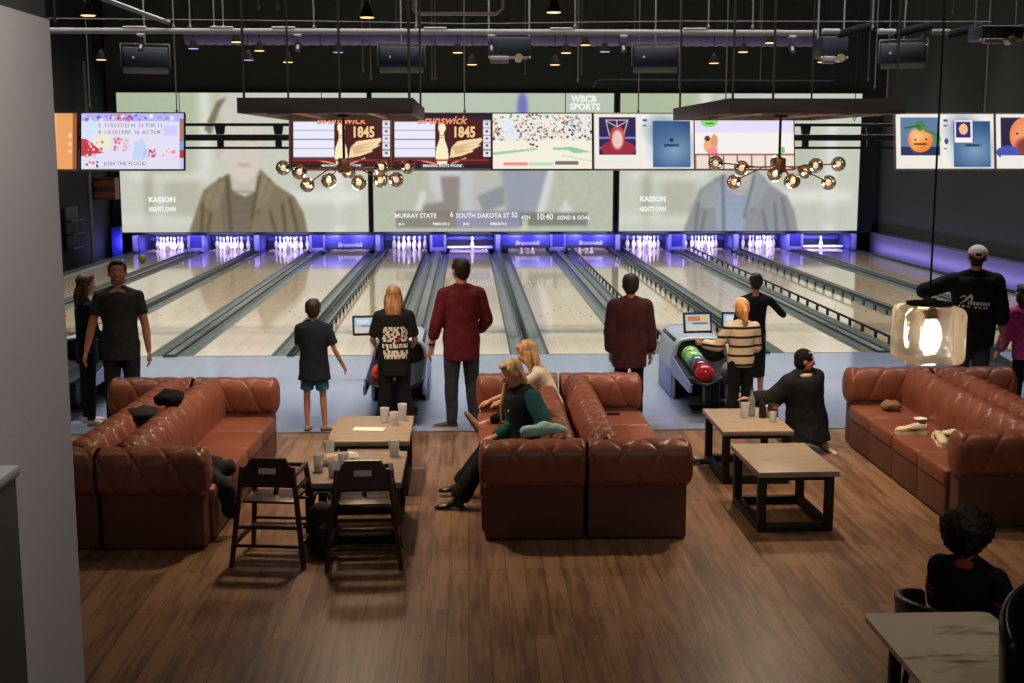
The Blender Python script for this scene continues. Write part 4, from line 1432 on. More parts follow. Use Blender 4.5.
mb.tube([h.N + V((math.cos(R(a)) * .085, math.sin(R(a)) * .085, .015)) for a in range(0, 360, 24)], .022, 8)
mb.build('scarf', cloth('cream_fleece', (206, 188, 158)), h.root)

# person with curly hair at the marble table
h = Human('person with curly dark hair and orange-trimmed black sweater sitting behind the marble table', (2.66, 6.42, 0), R(-46), 1.48, (150, 98, 72), .98,
          hipz=.36, lean=(0, .02, 1),
          arm={'L': dict(u=(-.2, .4, -.9), f=(.15, .95, -.1)), 'R': dict(u=(.3, .25, -.9), f=(-.1, .95, -.1))},
          leg={'L': dict(t=(-.1, 1, -.05), s=(0, .1, -1)), 'R': dict(t=(.1, 1, -.05), s=(0, .1, -1))}, head=(R(-22), R(-4), 0))
h.body().face()
h.top('sweater', cloth('black_knit', (26, 26, 29)), 1.92, -.06, .026, .06, seed=30, vox=.011, sl_r=1.12)
h.legs('trousers', black_c, seed=31)
h.shoes(cm('shoe_dark', (40, 38, 38), .6))
h.hair(hair_mat((26, 19, 16)), 'curly', puff=1.28, seed=13)
org = cloth('orange_trim', (146, 84, 46))
mb = MB()
mb.loft([(h.N + Z * z, X * r, Y * r * .85) for z, r in ((-.02, .085), (.005, .082), (.03, .066), (.034, .055), (.0, .06))], 22)
mb.build('collar', org, h.root)
for f0, f1 in ((.42, .52), (.60, .78)):
    a, b = h.sh['R'].lerp(h.el['R'], f0), h.sh['R'].lerp(h.el['R'], f1)
    MB().cone(a, b, .0335 * h.H + .0225, .030 * h.H + .0225, 20).build('sleeve_stripe', org, h.root)
    a, b = h.sh['L'].lerp(h.el['L'], f0), h.sh['L'].lerp(h.el['L'], f1)
    MB().cone(a, b, .0335 * h.H + .0225, .030 * h.H + .0225, 20).build('sleeve_stripe', org, h.root)
# ================================================================ sofas
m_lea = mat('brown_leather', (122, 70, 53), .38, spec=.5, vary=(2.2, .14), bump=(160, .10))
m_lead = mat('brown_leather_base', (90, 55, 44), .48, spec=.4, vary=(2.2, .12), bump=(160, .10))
SL = 3.08
def tri(x):
    return abs((x % 1.0) - .5) * 2      # 0 at cell centre .. 1 at seam
def quilt(a, b, A):
    d = min(1 - tri(a), 1 - tri(b))      # 0 on seams
    return A * (.45 * min(1.0, d * 1.2) - .45 - .55 * math.exp(-(d / .11) ** 2))
def sofa(name, label, group, loc, rz, sgn, W=.80):
    """origin at the near end of the back seam; sgn: side (+1/-1) on which the seats are; length runs along +Y"""
    o = thing(name, label, 'sofa', loc, rz, group)
    def P(x, y, z):
        return V((sgn * x, y, z))
    def bx(mb, x0, y0, z0, x1, y1, z1, bev):
        a, b = P(x0, y0, z0), P(x1, y1, z1)
        mb.box2((min(a.x, b.x), y0, z0), (max(a.x, b.x), y1, z1), bev, 3)
    for y0 in (0, SL - .24):
        m = MB(); bx(m, .004, y0 + .03, .012, W - .035, y0 + .215, .55, .015)
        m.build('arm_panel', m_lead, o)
        out = -1 if y0 == 0 else 1          # outward direction of the arm
        m = MB()
        NU, NV = 72, 110
        def roll(u, v):
            t = u * 2 * PI
            # superellipse profile, flatter at the outer face
            c, s = math.cos(t), math.sin(t)
            py = .155 * math.copysign(abs(c) ** .75, c)
            pz = .185 * math.copysign(abs(s) ** .75, s)
            x = W * v * 1.012
            k = 1.0
            e = .055
            if x > W - e:
                k = max(.02, 1 - (1 - math.sqrt(max(0, 1 - ((x - (W - e)) / (e * 1.2)) ** 2))) * .75)
            if v > .995: k = .03
            if x < .012: k = .94
            peri = u * 1.02
            q = quilt(x / .27 + peri / .42, x / .27 - peri / .42, .012)
            r = 1 + q / .17
            return P(.004 + x, y0 + .12 + out * .02 + py * k * r * 1.0, .595 + pz * k * r)
        m.grid(roll, NU, NV, True)
        c0 = len(m.v)
        m.build('arm_roll', m_lea, o, True, 180)
    # backrest: padded roll with pleats, between the arms
    m = MB()
    ya, yb = .17, SL - .17
    def back(u, v):
        # profile from the seam foot over the top to the front foot
        t = PI * (1.08 - 1.16 * u)
        x = .165 + .158 * math.cos(t)
        z = .50 + .31 * max(-.25, math.sin(t)) ** (1 if math.sin(t) < 0 else .8) if math.sin(t) > 0 else .50 + .9 * math.sin(t) * .31
        if u > .93: z -= (u - .93) * 1.2
        y = ya + (yb - ya) * v
        s = (u - .1) * .85
        seg = .685
        yy = (y - ya)
        q = quilt(yy / .228 + s / .42, yy / .228 - s / .42, .020)
        fs = (yy / seg) % 1.0
        q += -.030 * math.exp(-(min(fs, 1 - fs) * seg / .018) ** 2)
        f = math.sin(PI * min(1, max(0, u * 1.1)))
        q *= .4 + .6 * f
        nx, nz = math.cos(t), max(0, math.sin(t))
        x = max(.004, x + nx * q)
        return P(x, y, z + nz * q)
    m.grid(back, 40, 260)
    m.build('backrest', m_lea, o, True, 180)
    m = MB(); bx(m, .004, .15, .012, .26, SL - .15, .46, .01)
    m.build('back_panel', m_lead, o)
    n = 4
    for i in range(n):
        a = .235 + (SL - .47) * i / n
        b = .235 + (SL - .47) * (i + 1) / n
        m = MB(); bx(m, .24, a + .003, .275, W + .0, b - .003, .425, .035)
        m.build('seat_cushion', m_lea, o, True, 60)
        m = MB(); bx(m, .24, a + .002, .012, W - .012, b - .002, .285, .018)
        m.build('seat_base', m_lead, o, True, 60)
    return o
G = 'back-to-back leather sofas'
sofa('sofa', 'brown tufted leather sofa, left of the centre pair, with two blond people on it', G, (.895, 9.38, 0), 0, -1)
sofa('sofa', 'brown tufted leather sofa, right of the centre pair, empty but for a phone', G, (.915, 9.38, 0), 0, 1)
sofa('sofa', 'brown tufted leather sofa half hidden by the grey wall, its seats facing left', G, (-2.76, 9.25, 0), R(-1.9), -1)
sofa('sofa', 'brown tufted leather sofa with a dark jacket on its seat, beside the high chairs', G, (-2.74, 9.25, 0), R(-1.9), 1)
sofa('sofa', 'brown tufted leather sofa with white sneakers on its seat', G, (4.69, 9.58, 0), 0, -1, .85)
sofa('sofa', 'brown tufted leather sofa cut by the right edge, before the man with white cap', G, (4.71, 9.58, 0), 0, 1, .85)

# ================================================================ low tables
m_oak = mat('grey_oak', (150, 134, 118), .45, spec=.4, vary=(5, .18), stretch=(1, 9, 1), bump=(30, .05))
m_leg = mat('black_frame', (22, 21, 22), .5)
def low_table(label, x0, x1, y0, y1, h=.50, rz=0.0):
    o = thing('low_table', label, 'table', ((x0 + x1) / 2, (y0 + y1) / 2, 0), rz, 'low tables between the sofas')
    w, l = (x1 - x0) / 2, (y1 - y0) / 2
    MB().box2((-w, -l, h - .045), (w, l, h), .006).build('table_top', m_oak, o)
    t = .065
    for sy in (-1, 1):
        y = sy * (l - .09)
        for sx in (-1, 1):
            MB().box2((sx * (w - .02), y - t / 2, 0), (sx * (w - .02 - t), y + t / 2, h - .045), .004).build('leg', m_leg, o)
        MB().box2((-w + .02 + t, y - t / 2, .0), (w - .02 - t, y + t / 2, t), .004).build('foot_rail', m_leg, o)
        MB().box2((-w + .02 + t, y - t / 2, h - .045 - t * .6), (w - .02 - t, y + t / 2, h - .046), .004).build('top_rail', m_leg, o)
    for sx in (-1, 1):
        MB().box2((sx * (w - .02), -l + .09 + t / 2, 0), (sx * (w - .02 - t), l - .09 - t / 2, t), .004).build('side_rail', m_leg, o)
    return o
low_table('low table with a paper and plastic cups beside the left sofas', -1.21, -.50, 10.66, 11.70)
low_table('low table crowded with cups and napkins behind the two high chairs', -1.25, -.50, 9.30, 10.30)
low_table('low table with drinks where the hooded child kneels', 2.26, 2.90, 10.93, 11.92)
low_table('empty low table in front of the other right-hand table', 2.24, 2.88, 9.50, 10.47, rz=R(1.5))

# marble table in the lower right corner
m_mar = mat('marble', (196, 184, 166), .16, spec=.5)
nt = m_mar.node_tree
tc = nt.nodes.new('ShaderNodeTexCoord'); mp = nt.nodes.new('ShaderNodeMapping'); mp.inputs['Rotation'].default_value = (0, 0, R(-16)); mp.inputs['Scale'].default_value = (.9, 4.0, 1)
n1 = nt.nodes.new('ShaderNodeTexNoise'); n1.inputs['Scale'].default_value = 2.1; n1.inputs['Detail'].default_value = 8; n1.inputs['Distortion'].default_value = .6
rp = nt.nodes.new('ShaderNodeValToRGB'); e = rp.color_ramp.elements
e[0].position = .32; e[0].color = lin((140, 122, 108)) + (1,)
e[1].position = .46; e[1].color = lin((228, 212, 192)) + (1,)
L(tc.outputs['Object'], mp.inputs[0]); L(mp.outputs[0], n1.inputs['Vector']); L(n1.outputs['Fac'], rp.inputs[0]); L(rp.outputs[0], nt.nodes['Principled BSDF'].inputs['Base Color'])
o = thing('marble_table', 'veined marble table top in the lower right corner', 'table', (2.23, 5.25, 0))
mb = MB()
w, l, r = .31, .60, .045
pts = []
for cx, cy, a0 in ((w - r, l - r, 0), (-w + r, l - r, 90), (-w + r, -l + r, 180), (w - r, -l + r, 270)):
    for i in range(7):
        a = R(a0 + 15 * i)
        pts.append((cx + r * math.cos(a), cy + r * math.sin(a), .722))
mb.poly(pts, (0, 0, .028))
mb.build('table_top', m_mar, o)
MB().box2((-.20, -.5, .69), (.20, .5, .722), .004).build('under_frame', m_leg, o)
for sx in (-1, 1):
    for sy in (-1, 1):
        MB().box2((sx * .21, sy * .50, 0), (sx * .16, sy * .45, .70), .004).build('leg', m_leg, o)

# chairs at the marble table
m_bl = mat('black_leather', (30, 30, 32), .32, spec=.5)
def tub_chair(label, loc, rz):
    o = thing('tub_chair', label, 'chair', loc, rz, 'black leather chairs at the marble table')
    m = MB()
    def shell(u, v):
        a = R(-205 + 230 * u)
        k = 1.0
        r = .27 + .03 * v
        z = .36 + (.30 - .08 * abs(2 * u - 1) ** 2) * v
        return V((math.cos(a) * r, math.sin(a) * r - .02, z))
    m.grid(shell, 30, 10)
    b = m.build('backrest', m_bl, o, True, 180)
    s = b.modifiers.new('s', 'SOLIDIFY'); s.thickness = .05; s.offset = 0
    s = b.modifiers.new('b', 'SUBSURF'); s.levels = 1; s.render_levels = 1
    MB().lathe([(0, .34), (.22, .34), (.25, .37), (.25, .41), (.22, .435), (0, .44)], 24).build('seat', m_bl, o)
    for sx in (-1, 1):
        for sy in (-1, 1):
            MB().cone((sx * .20, sy * .20, 0), (sx * .16, sy * .16, .36), .014, .02).build('leg', m_leg, o)
    return o
o = tub_chair('black leather tub chair under the person with curly hair', (2.60, 6.36, 0), R(-52))
o = tub_chair('tall dark shape built as a chair back, lower right corner, before the marble table', (2.26, 4.30, .0), R(160))
o.scale = (1, 1, 2.1)  # stands in for an unidentified dark shape, stretched from the chair model

# ================================================================ high chairs
m_wal = mat('walnut_stain', (62, 34, 28), .38, spec=.5, vary=(6, .2), stretch=(6, 6, 1))
m_lab = mat('pale_label', (214, 208, 202), .6)
def high_chair(label, loc, rz):
    o = thing('high_chair', label, 'high chair', loc, rz, 'wooden high chairs')
    def bar(n, a, b, w, d, par=o):
        a, b = V(a), V(b)
        dd = (b - a).normalized()
        ax = X if abs(dd.x) < .8 else Y
        ax = (ax - dd * dd.dot(ax)).normalized()
        ay = dd.cross(ax)
        m = MB()
        q = Matrix((ax, ay, dd)).transposed()
        m.box((a + b) / 2, (w, d, (b - a).length), .005, 2, q)
        return m.build(n, m_wal, par)
    for sx in (-1, 1):
        bar('leg', (sx * .265, -.02, 0), (sx * .185, .05, .73), .032, .045)
        bar('leg', (sx * .255, .50, 0), (sx * .19, .40, .66), .032, .045)
        bar('side_rail', (sx * .245, .0, .17), (sx * .238, .47, .17), .024, .035)
        bar('armrest', (sx * .190, .04, .665), (sx * .190, .42, .665), .03, .03)
        bar('side_slat', (sx * .20, .03, .56), (sx * .20, .41, .56), .02, .03)
    m = MB()
    m.poly([(-.20, .02, .585), (.20, .02, .585), (.19, .045, .68), (.125, .065, .785), (-.125, .065, .785), (-.19, .045, .68)], (0, .022, .004))
    bk = m.build('backrest', m_wal, o)
    m = MB(); m.box((.0, .040, .70), (.125, .004, .042), 0, 2, Euler((R(-16), 0, 0)))
    m.build('label_plate', m_lab, bk)
    m = MB(); m.box2((-.19, .05, .455), (.19, .38, .475), .006); m.build('seat', m_wal, o)
    bar('cross_bar', (-.235, .005, .29), (.235, .005, .29), .03, .02)
    bar('cross_bar', (-.25, -.005, .155), (.25, -.005, .155), .03, .02)
    bar('cross_bar', (-.225, .46, .23), (.225, .46, .23), .03, .02)
    bar('cross_bar', (-.215, .43, .40), (.215, .43, .40), .03, .02)
    bar('front_bar', (-.19, .41, .66), (.19, .41, .66), .03, .03)
    bar('foot_rest', (-.21, .34, .21), (.21, .34, .21), .10, .018)
    m = MB(); m.tube([(0, .40, .655), (0, .33, .56), (0, .24, .48)], .018, 8); m.build('crotch_strap', m_bl, o)
    return o
high_chair('dark wooden high chair nearer the left sofas, turned slightly outward', (-1.44, 8.86, 0), R(-7))
high_chair('dark wooden high chair seen square from behind, in front of the cluttered table', (-.745, 8.77, 0), R(2))

# ================================================================ small things on tables, sofas and floor
m_cup = mat('clear_plastic', (246, 246, 250), .12, trans=.35, ior=1.2, spec=.5)
m_ice = mat('milky_drink', (222, 220, 220), .4)
m_cola = mat('amber_drink', (120, 80, 52), .2)
m_nap = mat('white_paper', (226, 222, 214), .9)
def cup(label, loc, h=.12, r=.04, fill=None, lvl=.6, grp=None):
    o = thing('plastic_cup', label, 'cup', loc, 0, grp)
    r0 = r * .78
    MB().loft([((0, 0, z), V((rr, 0, 0)), V((0, rr, 0))) for rr, z in ((r0, 0), (r, h), (r - .003, h), (r0 - .003, .006))], 18, True).build('cup_wall', m_cup, o)
    if fill:
        MB().lathe([(0, .007), (r0 - .004, .007), (r0 + (r - r0) * lvl - .0045, h * lvl), (0, h * lvl)], 16).build('drink', fill, o)
    return o
TZ = .50
g = 'plastic cups on the far left table'
cup('clear cup of ice, left of three on the table with the paper', (-.76, 11.44, TZ), .13, .043, m_ice, .8, g)
cup('clear cup of ice, nearest of three on the table with the paper', (-.665, 11.30, TZ), .12, .043, m_ice, .7, g)
cup('clear cup of ice, rightmost of three on the table with the paper', (-.60, 11.52, TZ), .15, .043, m_ice, .8, g)
tag(MB().box((0, 0, .003), (.28, .14, .006), .002, 1, Euler((0, 0, R(-8)))).build('menu_paper', m_nap, None, True, 35, (-.88, 11.12, TZ)), 'white sheet of paper on the low table behind the high chairs', 'paper')
g = 'cups on the cluttered table'
cup('clear cup with a milky drink at the back right of the cluttered table', (-.60, 10.12, TZ), .14, .046, m_ice, .75, g)
cup('clear tumbler at the back left of the cluttered table', (-1.13, 10.18, TZ), .12, .045, m_ice, .35, g)
cup('clear cup at the left edge of the cluttered table', (-1.16, 9.66, TZ), .13, .042, m_ice, .5, g)
cup('clear cup nearest the left high chair on the cluttered table', (-1.03, 9.50, TZ), .12, .042, m_ice, .4, g)
cup('clear cup of ice in the middle of the cluttered table', (-.97, 9.72, TZ), .13, .044, m_ice, .7, g)
def crumple(name, label, cat, loc, r, m, sq=.6, seed=1, grp=None, kind=None):
    b = MB().ell((0, 0, 0), (r, r * .9, r * sq), None, 22, 14)
    off = V((seed * 5.1, seed, 0))
    for i, v in enumerate(b.v):
        d = noise.noise(v * (2.2 / r) + off) * .30 + noise.noise(v * (5 / r) + off) * .13
        b.v[i] = v * (1 + d)
        b.v[i].z += r * sq
        if b.v[i].z < 0: b.v[i].z = 0
    o = b.build(name, m, None, True, 180)
    o.location = loc
    return tag(o, label, cat, grp)
crumple('paper_napkin', 'crumpled cream napkin left of the cups on the cluttered table', 'napkin', (-1.08, 9.86, TZ), .075, mat('cream_napkin', (214, 196, 176), .9), .6, 1)
crumple('paper_napkin', 'crumpled white napkin behind the cups on the cluttered table', 'napkin', (-.94, 9.95, TZ), .065, m_nap, .6, 2)
def bottle(label, loc, m, h=.22, r=.034):
    o = thing('bottle', label, 'bottle', loc, 0, 'bottles on the kneeling child table')
    MB().lathe([(0, 0), (r, 0), (r, h * .55), (r * .9, h * .65), (r * .36, h * .82), (r * .36, h), (0, h)], 16).build('glass', m, o)
    MB().lathe([(0, h), (r * .42, h), (r * .42, h * 1.06), (0, h * 1.06)], 12).build('cap', m_leg, o)
m_bg = mat('bottle_glass', (190, 190, 180), .1, trans=.6, ior=1.3)
m_bd = mat('sauce_dark', (44, 30, 26), .2)
bottle('pale glass bottle on the low table by the hooded child', (2.66, 11.58, TZ), m_bg, .25, .036)
bottle('dark sauce bottle on the low table by the hooded child', (2.745, 11.50, TZ), m_bd, .20, .032)
cup('clear cup beside the bottles on the hooded child table', (2.58, 11.50, TZ), .14, .042, m_cola, .5)
cup('small clear cup at the right edge of the hooded child table', (2.80, 11.32, TZ), .09, .036, m_ice, .5)
o = thing('napkin_holder', 'silver napkin holder on the low table by the hooded child', 'holder', (2.83, 11.52, TZ), R(20))
MB().box2((-.07, -.035, 0), (.07, .035, .008), .003).build('base', mat('chrome', (190, 190, 190), .2, metal=1), o)
for sy in (-1, 1):
    MB().box2((-.06, sy * .03 - .003, .008), (.06, sy * .03 + .003, .13), .003).build('side_plate', cm('chrome2', (180, 180, 182), .25, metal=1), o)
MB().box2((-.055, -.025, .008), (.055, .025, .11), .004).build('napkins', m_nap, o)

def sneaker(label, loc, rz, m, m2, tilt=0.0, L_=.28, grp=None):
    o = thing('sneaker', label, 'shoe', loc, rz, grp)
    o.rotation_euler = (0, tilt, rz)
    secs = []
    for t, w, h0, z0 in ((-.135, .018, .06, .02), (-.125, .034, .085, .02), (-.06, .037, .088, .02), (0, .040, .070, .02), (.06, .046, .052, .02), (.11, .044, .045, .02), (.138, .030, .034, .02), (.150, .012, .02, .02)):
        secs.append(((t * L_ / .28, 0, z0 + h0 / 2), V((0, w, 0)), V((0, 0, h0 / 2))))
    MB().loft(secs, 18).build('upper', m, o, True, 60)
    r = [(-.14, .02), (-.12, .036), (0, .041), (.07, .048), (.12, .044), (.152, .016)]
    MB().poly([(t, w, 0) for t, w in r] + [(t, -w, 0) for t, w in reversed(r)], (0, 0, .028)).build('sole', m2, o)
    MB().loft([((-.085, 0, .098), V((.040, 0, 0)), V((0, .024, 0))), ((-.085, 0, .112), V((.036, 0, 0)), V((0, .021, 0)))], 16).build('collar', cm('shoe_lining', (60, 54, 50), .9), o)
    mb = MB()
    for i in range(4):
        x = -.02 + i * .022
        z = .095 - i * .0085
        mb.tube([(x, -.026, z - .006), (x + .006, 0, z + .004), (x, .026, z - .006)], .004, 6)
    mb.build('laces', m_nap, o)
    for sg in (-1, 1):
        mb = MB()
        mb.tube([(-.07, sg * .042, .052), (-.01, sg * .045, .042), (.05, sg * .046, .060)], [.002, .008, .002], 8)
        mb.build('side_stripe', cm('shoe_stripe', (30, 28, 28), .6), o)
    return o
m_off = mat('sneaker_white', (206, 190, 160), .6)
m_sole = mat('sneaker_sole', (222, 210, 186), .6)
sneaker('white sneaker with a dark side stripe on the right sofa seat', (4.02, 11.10, .425), R(172), m_off, m_sole, grp='sneakers on the sofa')
sneaker('cream sneaker, toe towards the camera, on the right sofa seat', (4.14, 10.72, .425), R(-100), m_off, m_sole, grp='sneakers on the sofa')
sneaker('cream sneaker lying behind its pair on the right sofa seat', (4.27, 10.86, .425), R(150), m_off, m_sole, grp='sneakers on the sofa')
crumple('knit_cap', 'small tan knitted cap on the far end of the sneaker sofa', 'hat', (4.17, 12.12, .425), .095, mat('tan_knit', (126, 92, 68), .9), .55, 5)
crumple('sock', 'crumpled white sock on the far seat of the sneaker sofa', 'sock', (4.30, 11.66, .425), .06, m_nap, .25, 6)
sneaker('dark sneaker with a white toe on the floor by the right-hand tables', (2.16, 11.62, 0), R(20), cm('sneaker_dark', (34, 30, 32), .6), m_sole, L_=.27)
# things left on the left sofas
crumple('beanie', 'black cap lying on top of the left sofa backs', 'hat', (-2.57, 10.85, .79), .135, black_c if 'black_c' in globals() else m_black, .5, 7)
crumple('scarf', 'dark grey scarf lying over the left sofa backs', 'scarf', (-2.73, 10.62, .69), .15, cm('dark_wool', (30, 30, 33), .95), .45, 8)
mb = MB()
mb.cap((-.18, .0, .07), (.12, .12, .08), .09, .08, 16)
mb.cap((.02, .02, .06), (.24, -.10, -.05), .08, .07, 16)
mb.cap((.22, -.08, -.02), (.25, -.10, -.22), .07, .06, 16)
mb.cap((-.1, -.1, .06), (.2, .15, .06), .07, .07, 16)
me = remesh(mb, 'jacket', .015, 4, .014, 9, 3)
o = ob('jacket', me, cm('dark_wool', (30, 30, 33), .95), None)
o.location = (-2.10, 9.72, .42)
o.rotation_euler = (0, 0, R(0))
tag(o, 'crumpled dark jacket hanging over the near seat of the left sofa', 'jacket')
o = thing('phone', 'black phone lying on the empty seat of the centre sofa', 'phone', (1.40, 12.02, .426), R(8))
MB().box2((-.075, -.04, 0), (.075, .04, .009), .004).build('case', m_bl, o)
MB().box2((-.07, -.036, .009), (.07, .036, .0105)).build('glass', cm('phone_glass', (14, 14, 16), .08), o)
m_mint = mat('mint_fleece', (150, 196, 192), .95, bump=(80, .3))
mb = MB()
mb.cap((-.15, 0, .03), (.10, .02, .04), .045, .05, 14)
mb.cap((-.02, .03, .06), (.14, .0, .03), .045, .04, 14)
o = ob('mint_blanket', remesh(mb, 'b', .011, 3, .008, 14, 4), m_mint, None)
o.location = (.60, 9.66, .775)
tag(o, 'folded mint green fleece on the sofa arm beside the blond woman', 'blanket')
mb = MB()
mb.cap((0, 0, .13), (0, .03, .30), .12, .10, 18, .75, (0, 1, 0))
mb.cap((0, -.08, .11), (0, -.07, .2), .07, .06, 14)
o = thing('backpack', 'black backpack on the floor between the two high chairs', 'bag', (-1.075, 9.12, 0), R(10))
ob('bag', remesh(mb, 'bag', .014, 3, .008, 8, 5), cm('black_nylon', (26, 26, 28), .8), o)
MB().tube([(-.06, .02, .41), (-.04, .02, .47), (.04, .02, .47), (.06, .02, .41)], .01, 8).build('handle', cm('black_nylon', (26, 26, 28), .8), o)

# ================================================================ ball returns and consoles
m_hood = mat('return_silver', (150, 156, 160), .3, spec=.5)
m_hood2 = mat('return_dark', (28, 30, 34), .4)
m_hoodb = mat('return_panel', (110, 116, 160), .35)
BALLC = {'green': (120, 176, 84), 'lime': (150, 190, 110), 'teal': (60, 110, 120), 'wine': (120, 30, 46), 'red': (200, 40, 48), 'orange': (226, 78, 40), 'grey': (130, 124, 116), 'blue': (50, 74, 130)}
def ball(label, loc, c, grp=None):
    o = thing('bowling_ball', label, 'bowling ball', loc, 0, grp)
    MB().ell((0, 0, 0), (.108,) * 3, None, 28, 18).build('shell', cm('ball_' + c, BALLC[c], .12, vary=(10, .35), coat=.4), o, True, 180)
    for dx, dz in ((-.02, .06), (.02, .06), (0, .025)):
        n = V((dx, -.08, dz)).normalized()
        MB().cone(n * .1065, n * .1090, .011, .011, 12).build('finger_hole', cm('hole', (14, 12, 12), .9), o)
def ball_return(label, x, y):
    o = thing('ball_return', label, 'ball return', (x, y, 0), 0, 'ball returns')
    m = MB()
    def hood(u, v):
        a = PI * (1 - u)
        c, s = math.cos(a), math.sin(a)
        return V((.33 * math.copysign(abs(c) ** .35, c), .45 + 1.15 * v, .74 * abs(s) ** .35 if s > 1e-6 else 0))
    m.grid(hood, 40, 8)
    h = m.build('hood', m_hood, o, True, 60)
    s = h.modifiers.new('s', 'SOLIDIFY'); s.thickness = .03; s.offset = -1
    MB().box2((-.29, .62, 0), (.29, 1.58, .70), .03).build('inner_box', m_hood2, o)
    bpo = MB().lathe([(.0, -.01), (.15, -.01), (.16, 0), (.15, .02), (.0, .02)], 24).build('ball_port', cm('port', (12, 12, 14), .6), o)
    bpo.location = (0, .615, .44); bpo.rotation_euler = (R(90), 0, 0)
    for sx in (-1, 1):
        m = MB()
        m.poly([(sx * .34, -.75, .40), (sx * .34, .60, .52), (sx * .34, .60, .30), (sx * .34, -.70, .30)], (-sx * .03, 0, 0))
        m.build('side_skirt', m_hoodb, o)
        MB().box2((sx * .345, .50, .01), (sx * .325, 1.5, .34), .01).build('side_panel', m_hoodb, o)
    m = MB()
    def tray(u, v):
        xx = -.31 + .62 * u
        z = .37 + .075 * (1 - abs(math.sin(u * 2 * PI))) + .10 * v
        if v < .12: z += .05 * (1 - v / .12)
        return V((xx, -.78 + 1.4 * v, z))
    m.grid(tray, 33, 12)
    t = m.build('tray', m_hood2, o, True, 180)
    s = t.modifiers.new('s', 'SOLIDIFY'); s.thickness = .025; s.offset = -1
    MB().box2((-.09, -.30, .02), (.09, -.12, .40), .03).build('pedestal', m_hood2, o)
    MB().box2((-.24, -.38, 0), (.24, -.02, .025), .01).build('foot', m_hood2, o)
    return o
RX = DX(7) + .14
ball_return('ball return full of coloured balls behind the youth in maroon and the striped girl', RX, 14.42)
for c, lx, ly, nm in (('red', -.155, -.62, 'nearest'), ('wine', -.155, -.395, 'second from the front'), ('teal', -.155, -.17, 'middle'), ('lime', -.155, .055, 'fourth from the front'), ('green', -.155, .28, 'farthest'), ('grey', .155, -.50, 'lone')):
    ball('%s %s ball on the ball return beside the striped girl' % (nm, {'wine': 'dark red', 'teal': 'teal', 'lime': 'pale green'}.get(c, c)), (RX + lx, 14.42 + ly, .37 + .10 * (ly + .78) / 1.4 + .118), c, 'balls on the right ball return')
RX1 = DX(5) + .02
ball_return('ball return hidden behind the woman with the printed t-shirt', RX1, 14.42)
ball('orange ball on the ball return behind the woman with the printed t-shirt', (RX1 - .155, 14.42 - .52, .51), 'orange')
ball_return('ball return behind the man in the grey t-shirt', DX(3) - .27, 14.75)
ball_return('ball return behind the man with the white cap', DX(9), 14.75)
def console(label, x, y, heads, post=True):
    o = thing('scoring_console', label, 'touch screen', (x, y, 0), 0, 'bowler touch screens')
    MB().box2((-.05, .0, 0), (.05, .09, .86), .01).build('post', m_hood2, o)
    MB().box2((-.16, -.08, 0), (.16, .16, .02), .008).build('foot', m_hood2, o)
    for hx, hz, p in heads:
        hd = MB().box((0, 0, 0), (.36, .035, .26), .012).build('screen_housing', m_hood2, o)
        hd.location = (hx, -.03, hz)
        hd.rotation_euler = (R(-14), 0, R(8 if hx < 0 else -8))
        q = link('display', screen_mesh('d', p, .31, .20), hd)
        q.data.materials.append(m_scr)
        q.location = (0, -.0185, .0)
    return o
def ui(seed, warm):
    p = Paint(48, 32, (176, 200, 216))
    p.rect(0, .62, 1, 1, (214, 206, 190)); p.rect(.1, .12, .6, .4, (206, 130, 70) if warm else (220, 230, 236)); p.rect(.3, .5, .9, .6, (110, 90, 80) if warm else (120, 140, 160)); p.rect(.62, .1, .92, .45, (236, 190, 120) if warm else (190, 206, 220))
    return p
console('touch screen on a dark post beside the girl in the striped sweater', RX + .51, 15.35, ((-.48, .86, ui(1, True)), (.0, .86, ui(2, False))))
console('touch screen on a post left of the woman with the printed t-shirt', RX1 - .02, 16.25, ((-.47, .72, ui(3, False)),))
# ================================================================ hung from the ceiling
m_rod = mat('rod_grey', (128, 124, 118), .5)
m_pipe = mat('strut_pale', (176, 170, 164), .5)
m_duct = mat('duct_violet_lit', (124, 116, 178), .4, spec=.5)  # violet light from below is put into the duct's base colour
m_bron = mat('bronze', (110, 76, 50), .35, metal=.7)
m_slab = mat('slab_dark_wood', (112, 108, 104), .55, vary=(5, .2), stretch=(.4, 4, 4))
m_wood = mat('slab_inner_wood', (150, 104, 72), .5, vary=(5, .2), stretch=(1, 6, 1))
CZ = 7.6
m_shade0 = mat('cable_dark', (64, 62, 60), .7)
# lamp canopies with chandeliers
m_globe = bpy.data.materials.new('half_silvered_glass')
m_globe.use_nodes = True
nt = m_globe.node_tree
nt.nodes.clear()
o_ = nt.nodes.new('ShaderNodeOutputMaterial'); mx = nt.nodes.new('ShaderNodeMixShader'); gl = nt.nodes.new('ShaderNodeBsdfGlossy'); tr = nt.nodes.new('ShaderNodeBsdfTransparent')
lw = nt.nodes.new('ShaderNodeLayerWeight'); lw.inputs[0].default_value = .45
mr = nt.nodes.new('ShaderNodeMapRange'); mr.inputs[3].default_value = .55; mr.inputs[4].default_value = .95
gl.inputs[0].default_value = (.74, .75, .70, 1); gl.inputs[1].default_value = .04
tr.inputs[0].default_value = (.92, .84, .72, 1)
nt.links.new(lw.outputs['Facing'], mr.inputs[0]); nt.links.new(mr.outputs[0], mx.inputs[0]); nt.links.new(tr.outputs[0], mx.inputs[1]); nt.links.new(gl.outputs[0], mx.inputs[2]); nt.links.new(mx.outputs[0], o_.inputs[0])
m_bulb = mat('bulb_warm', (255, 240, 216), .4, emit=(255, 234, 206), es=1.5)
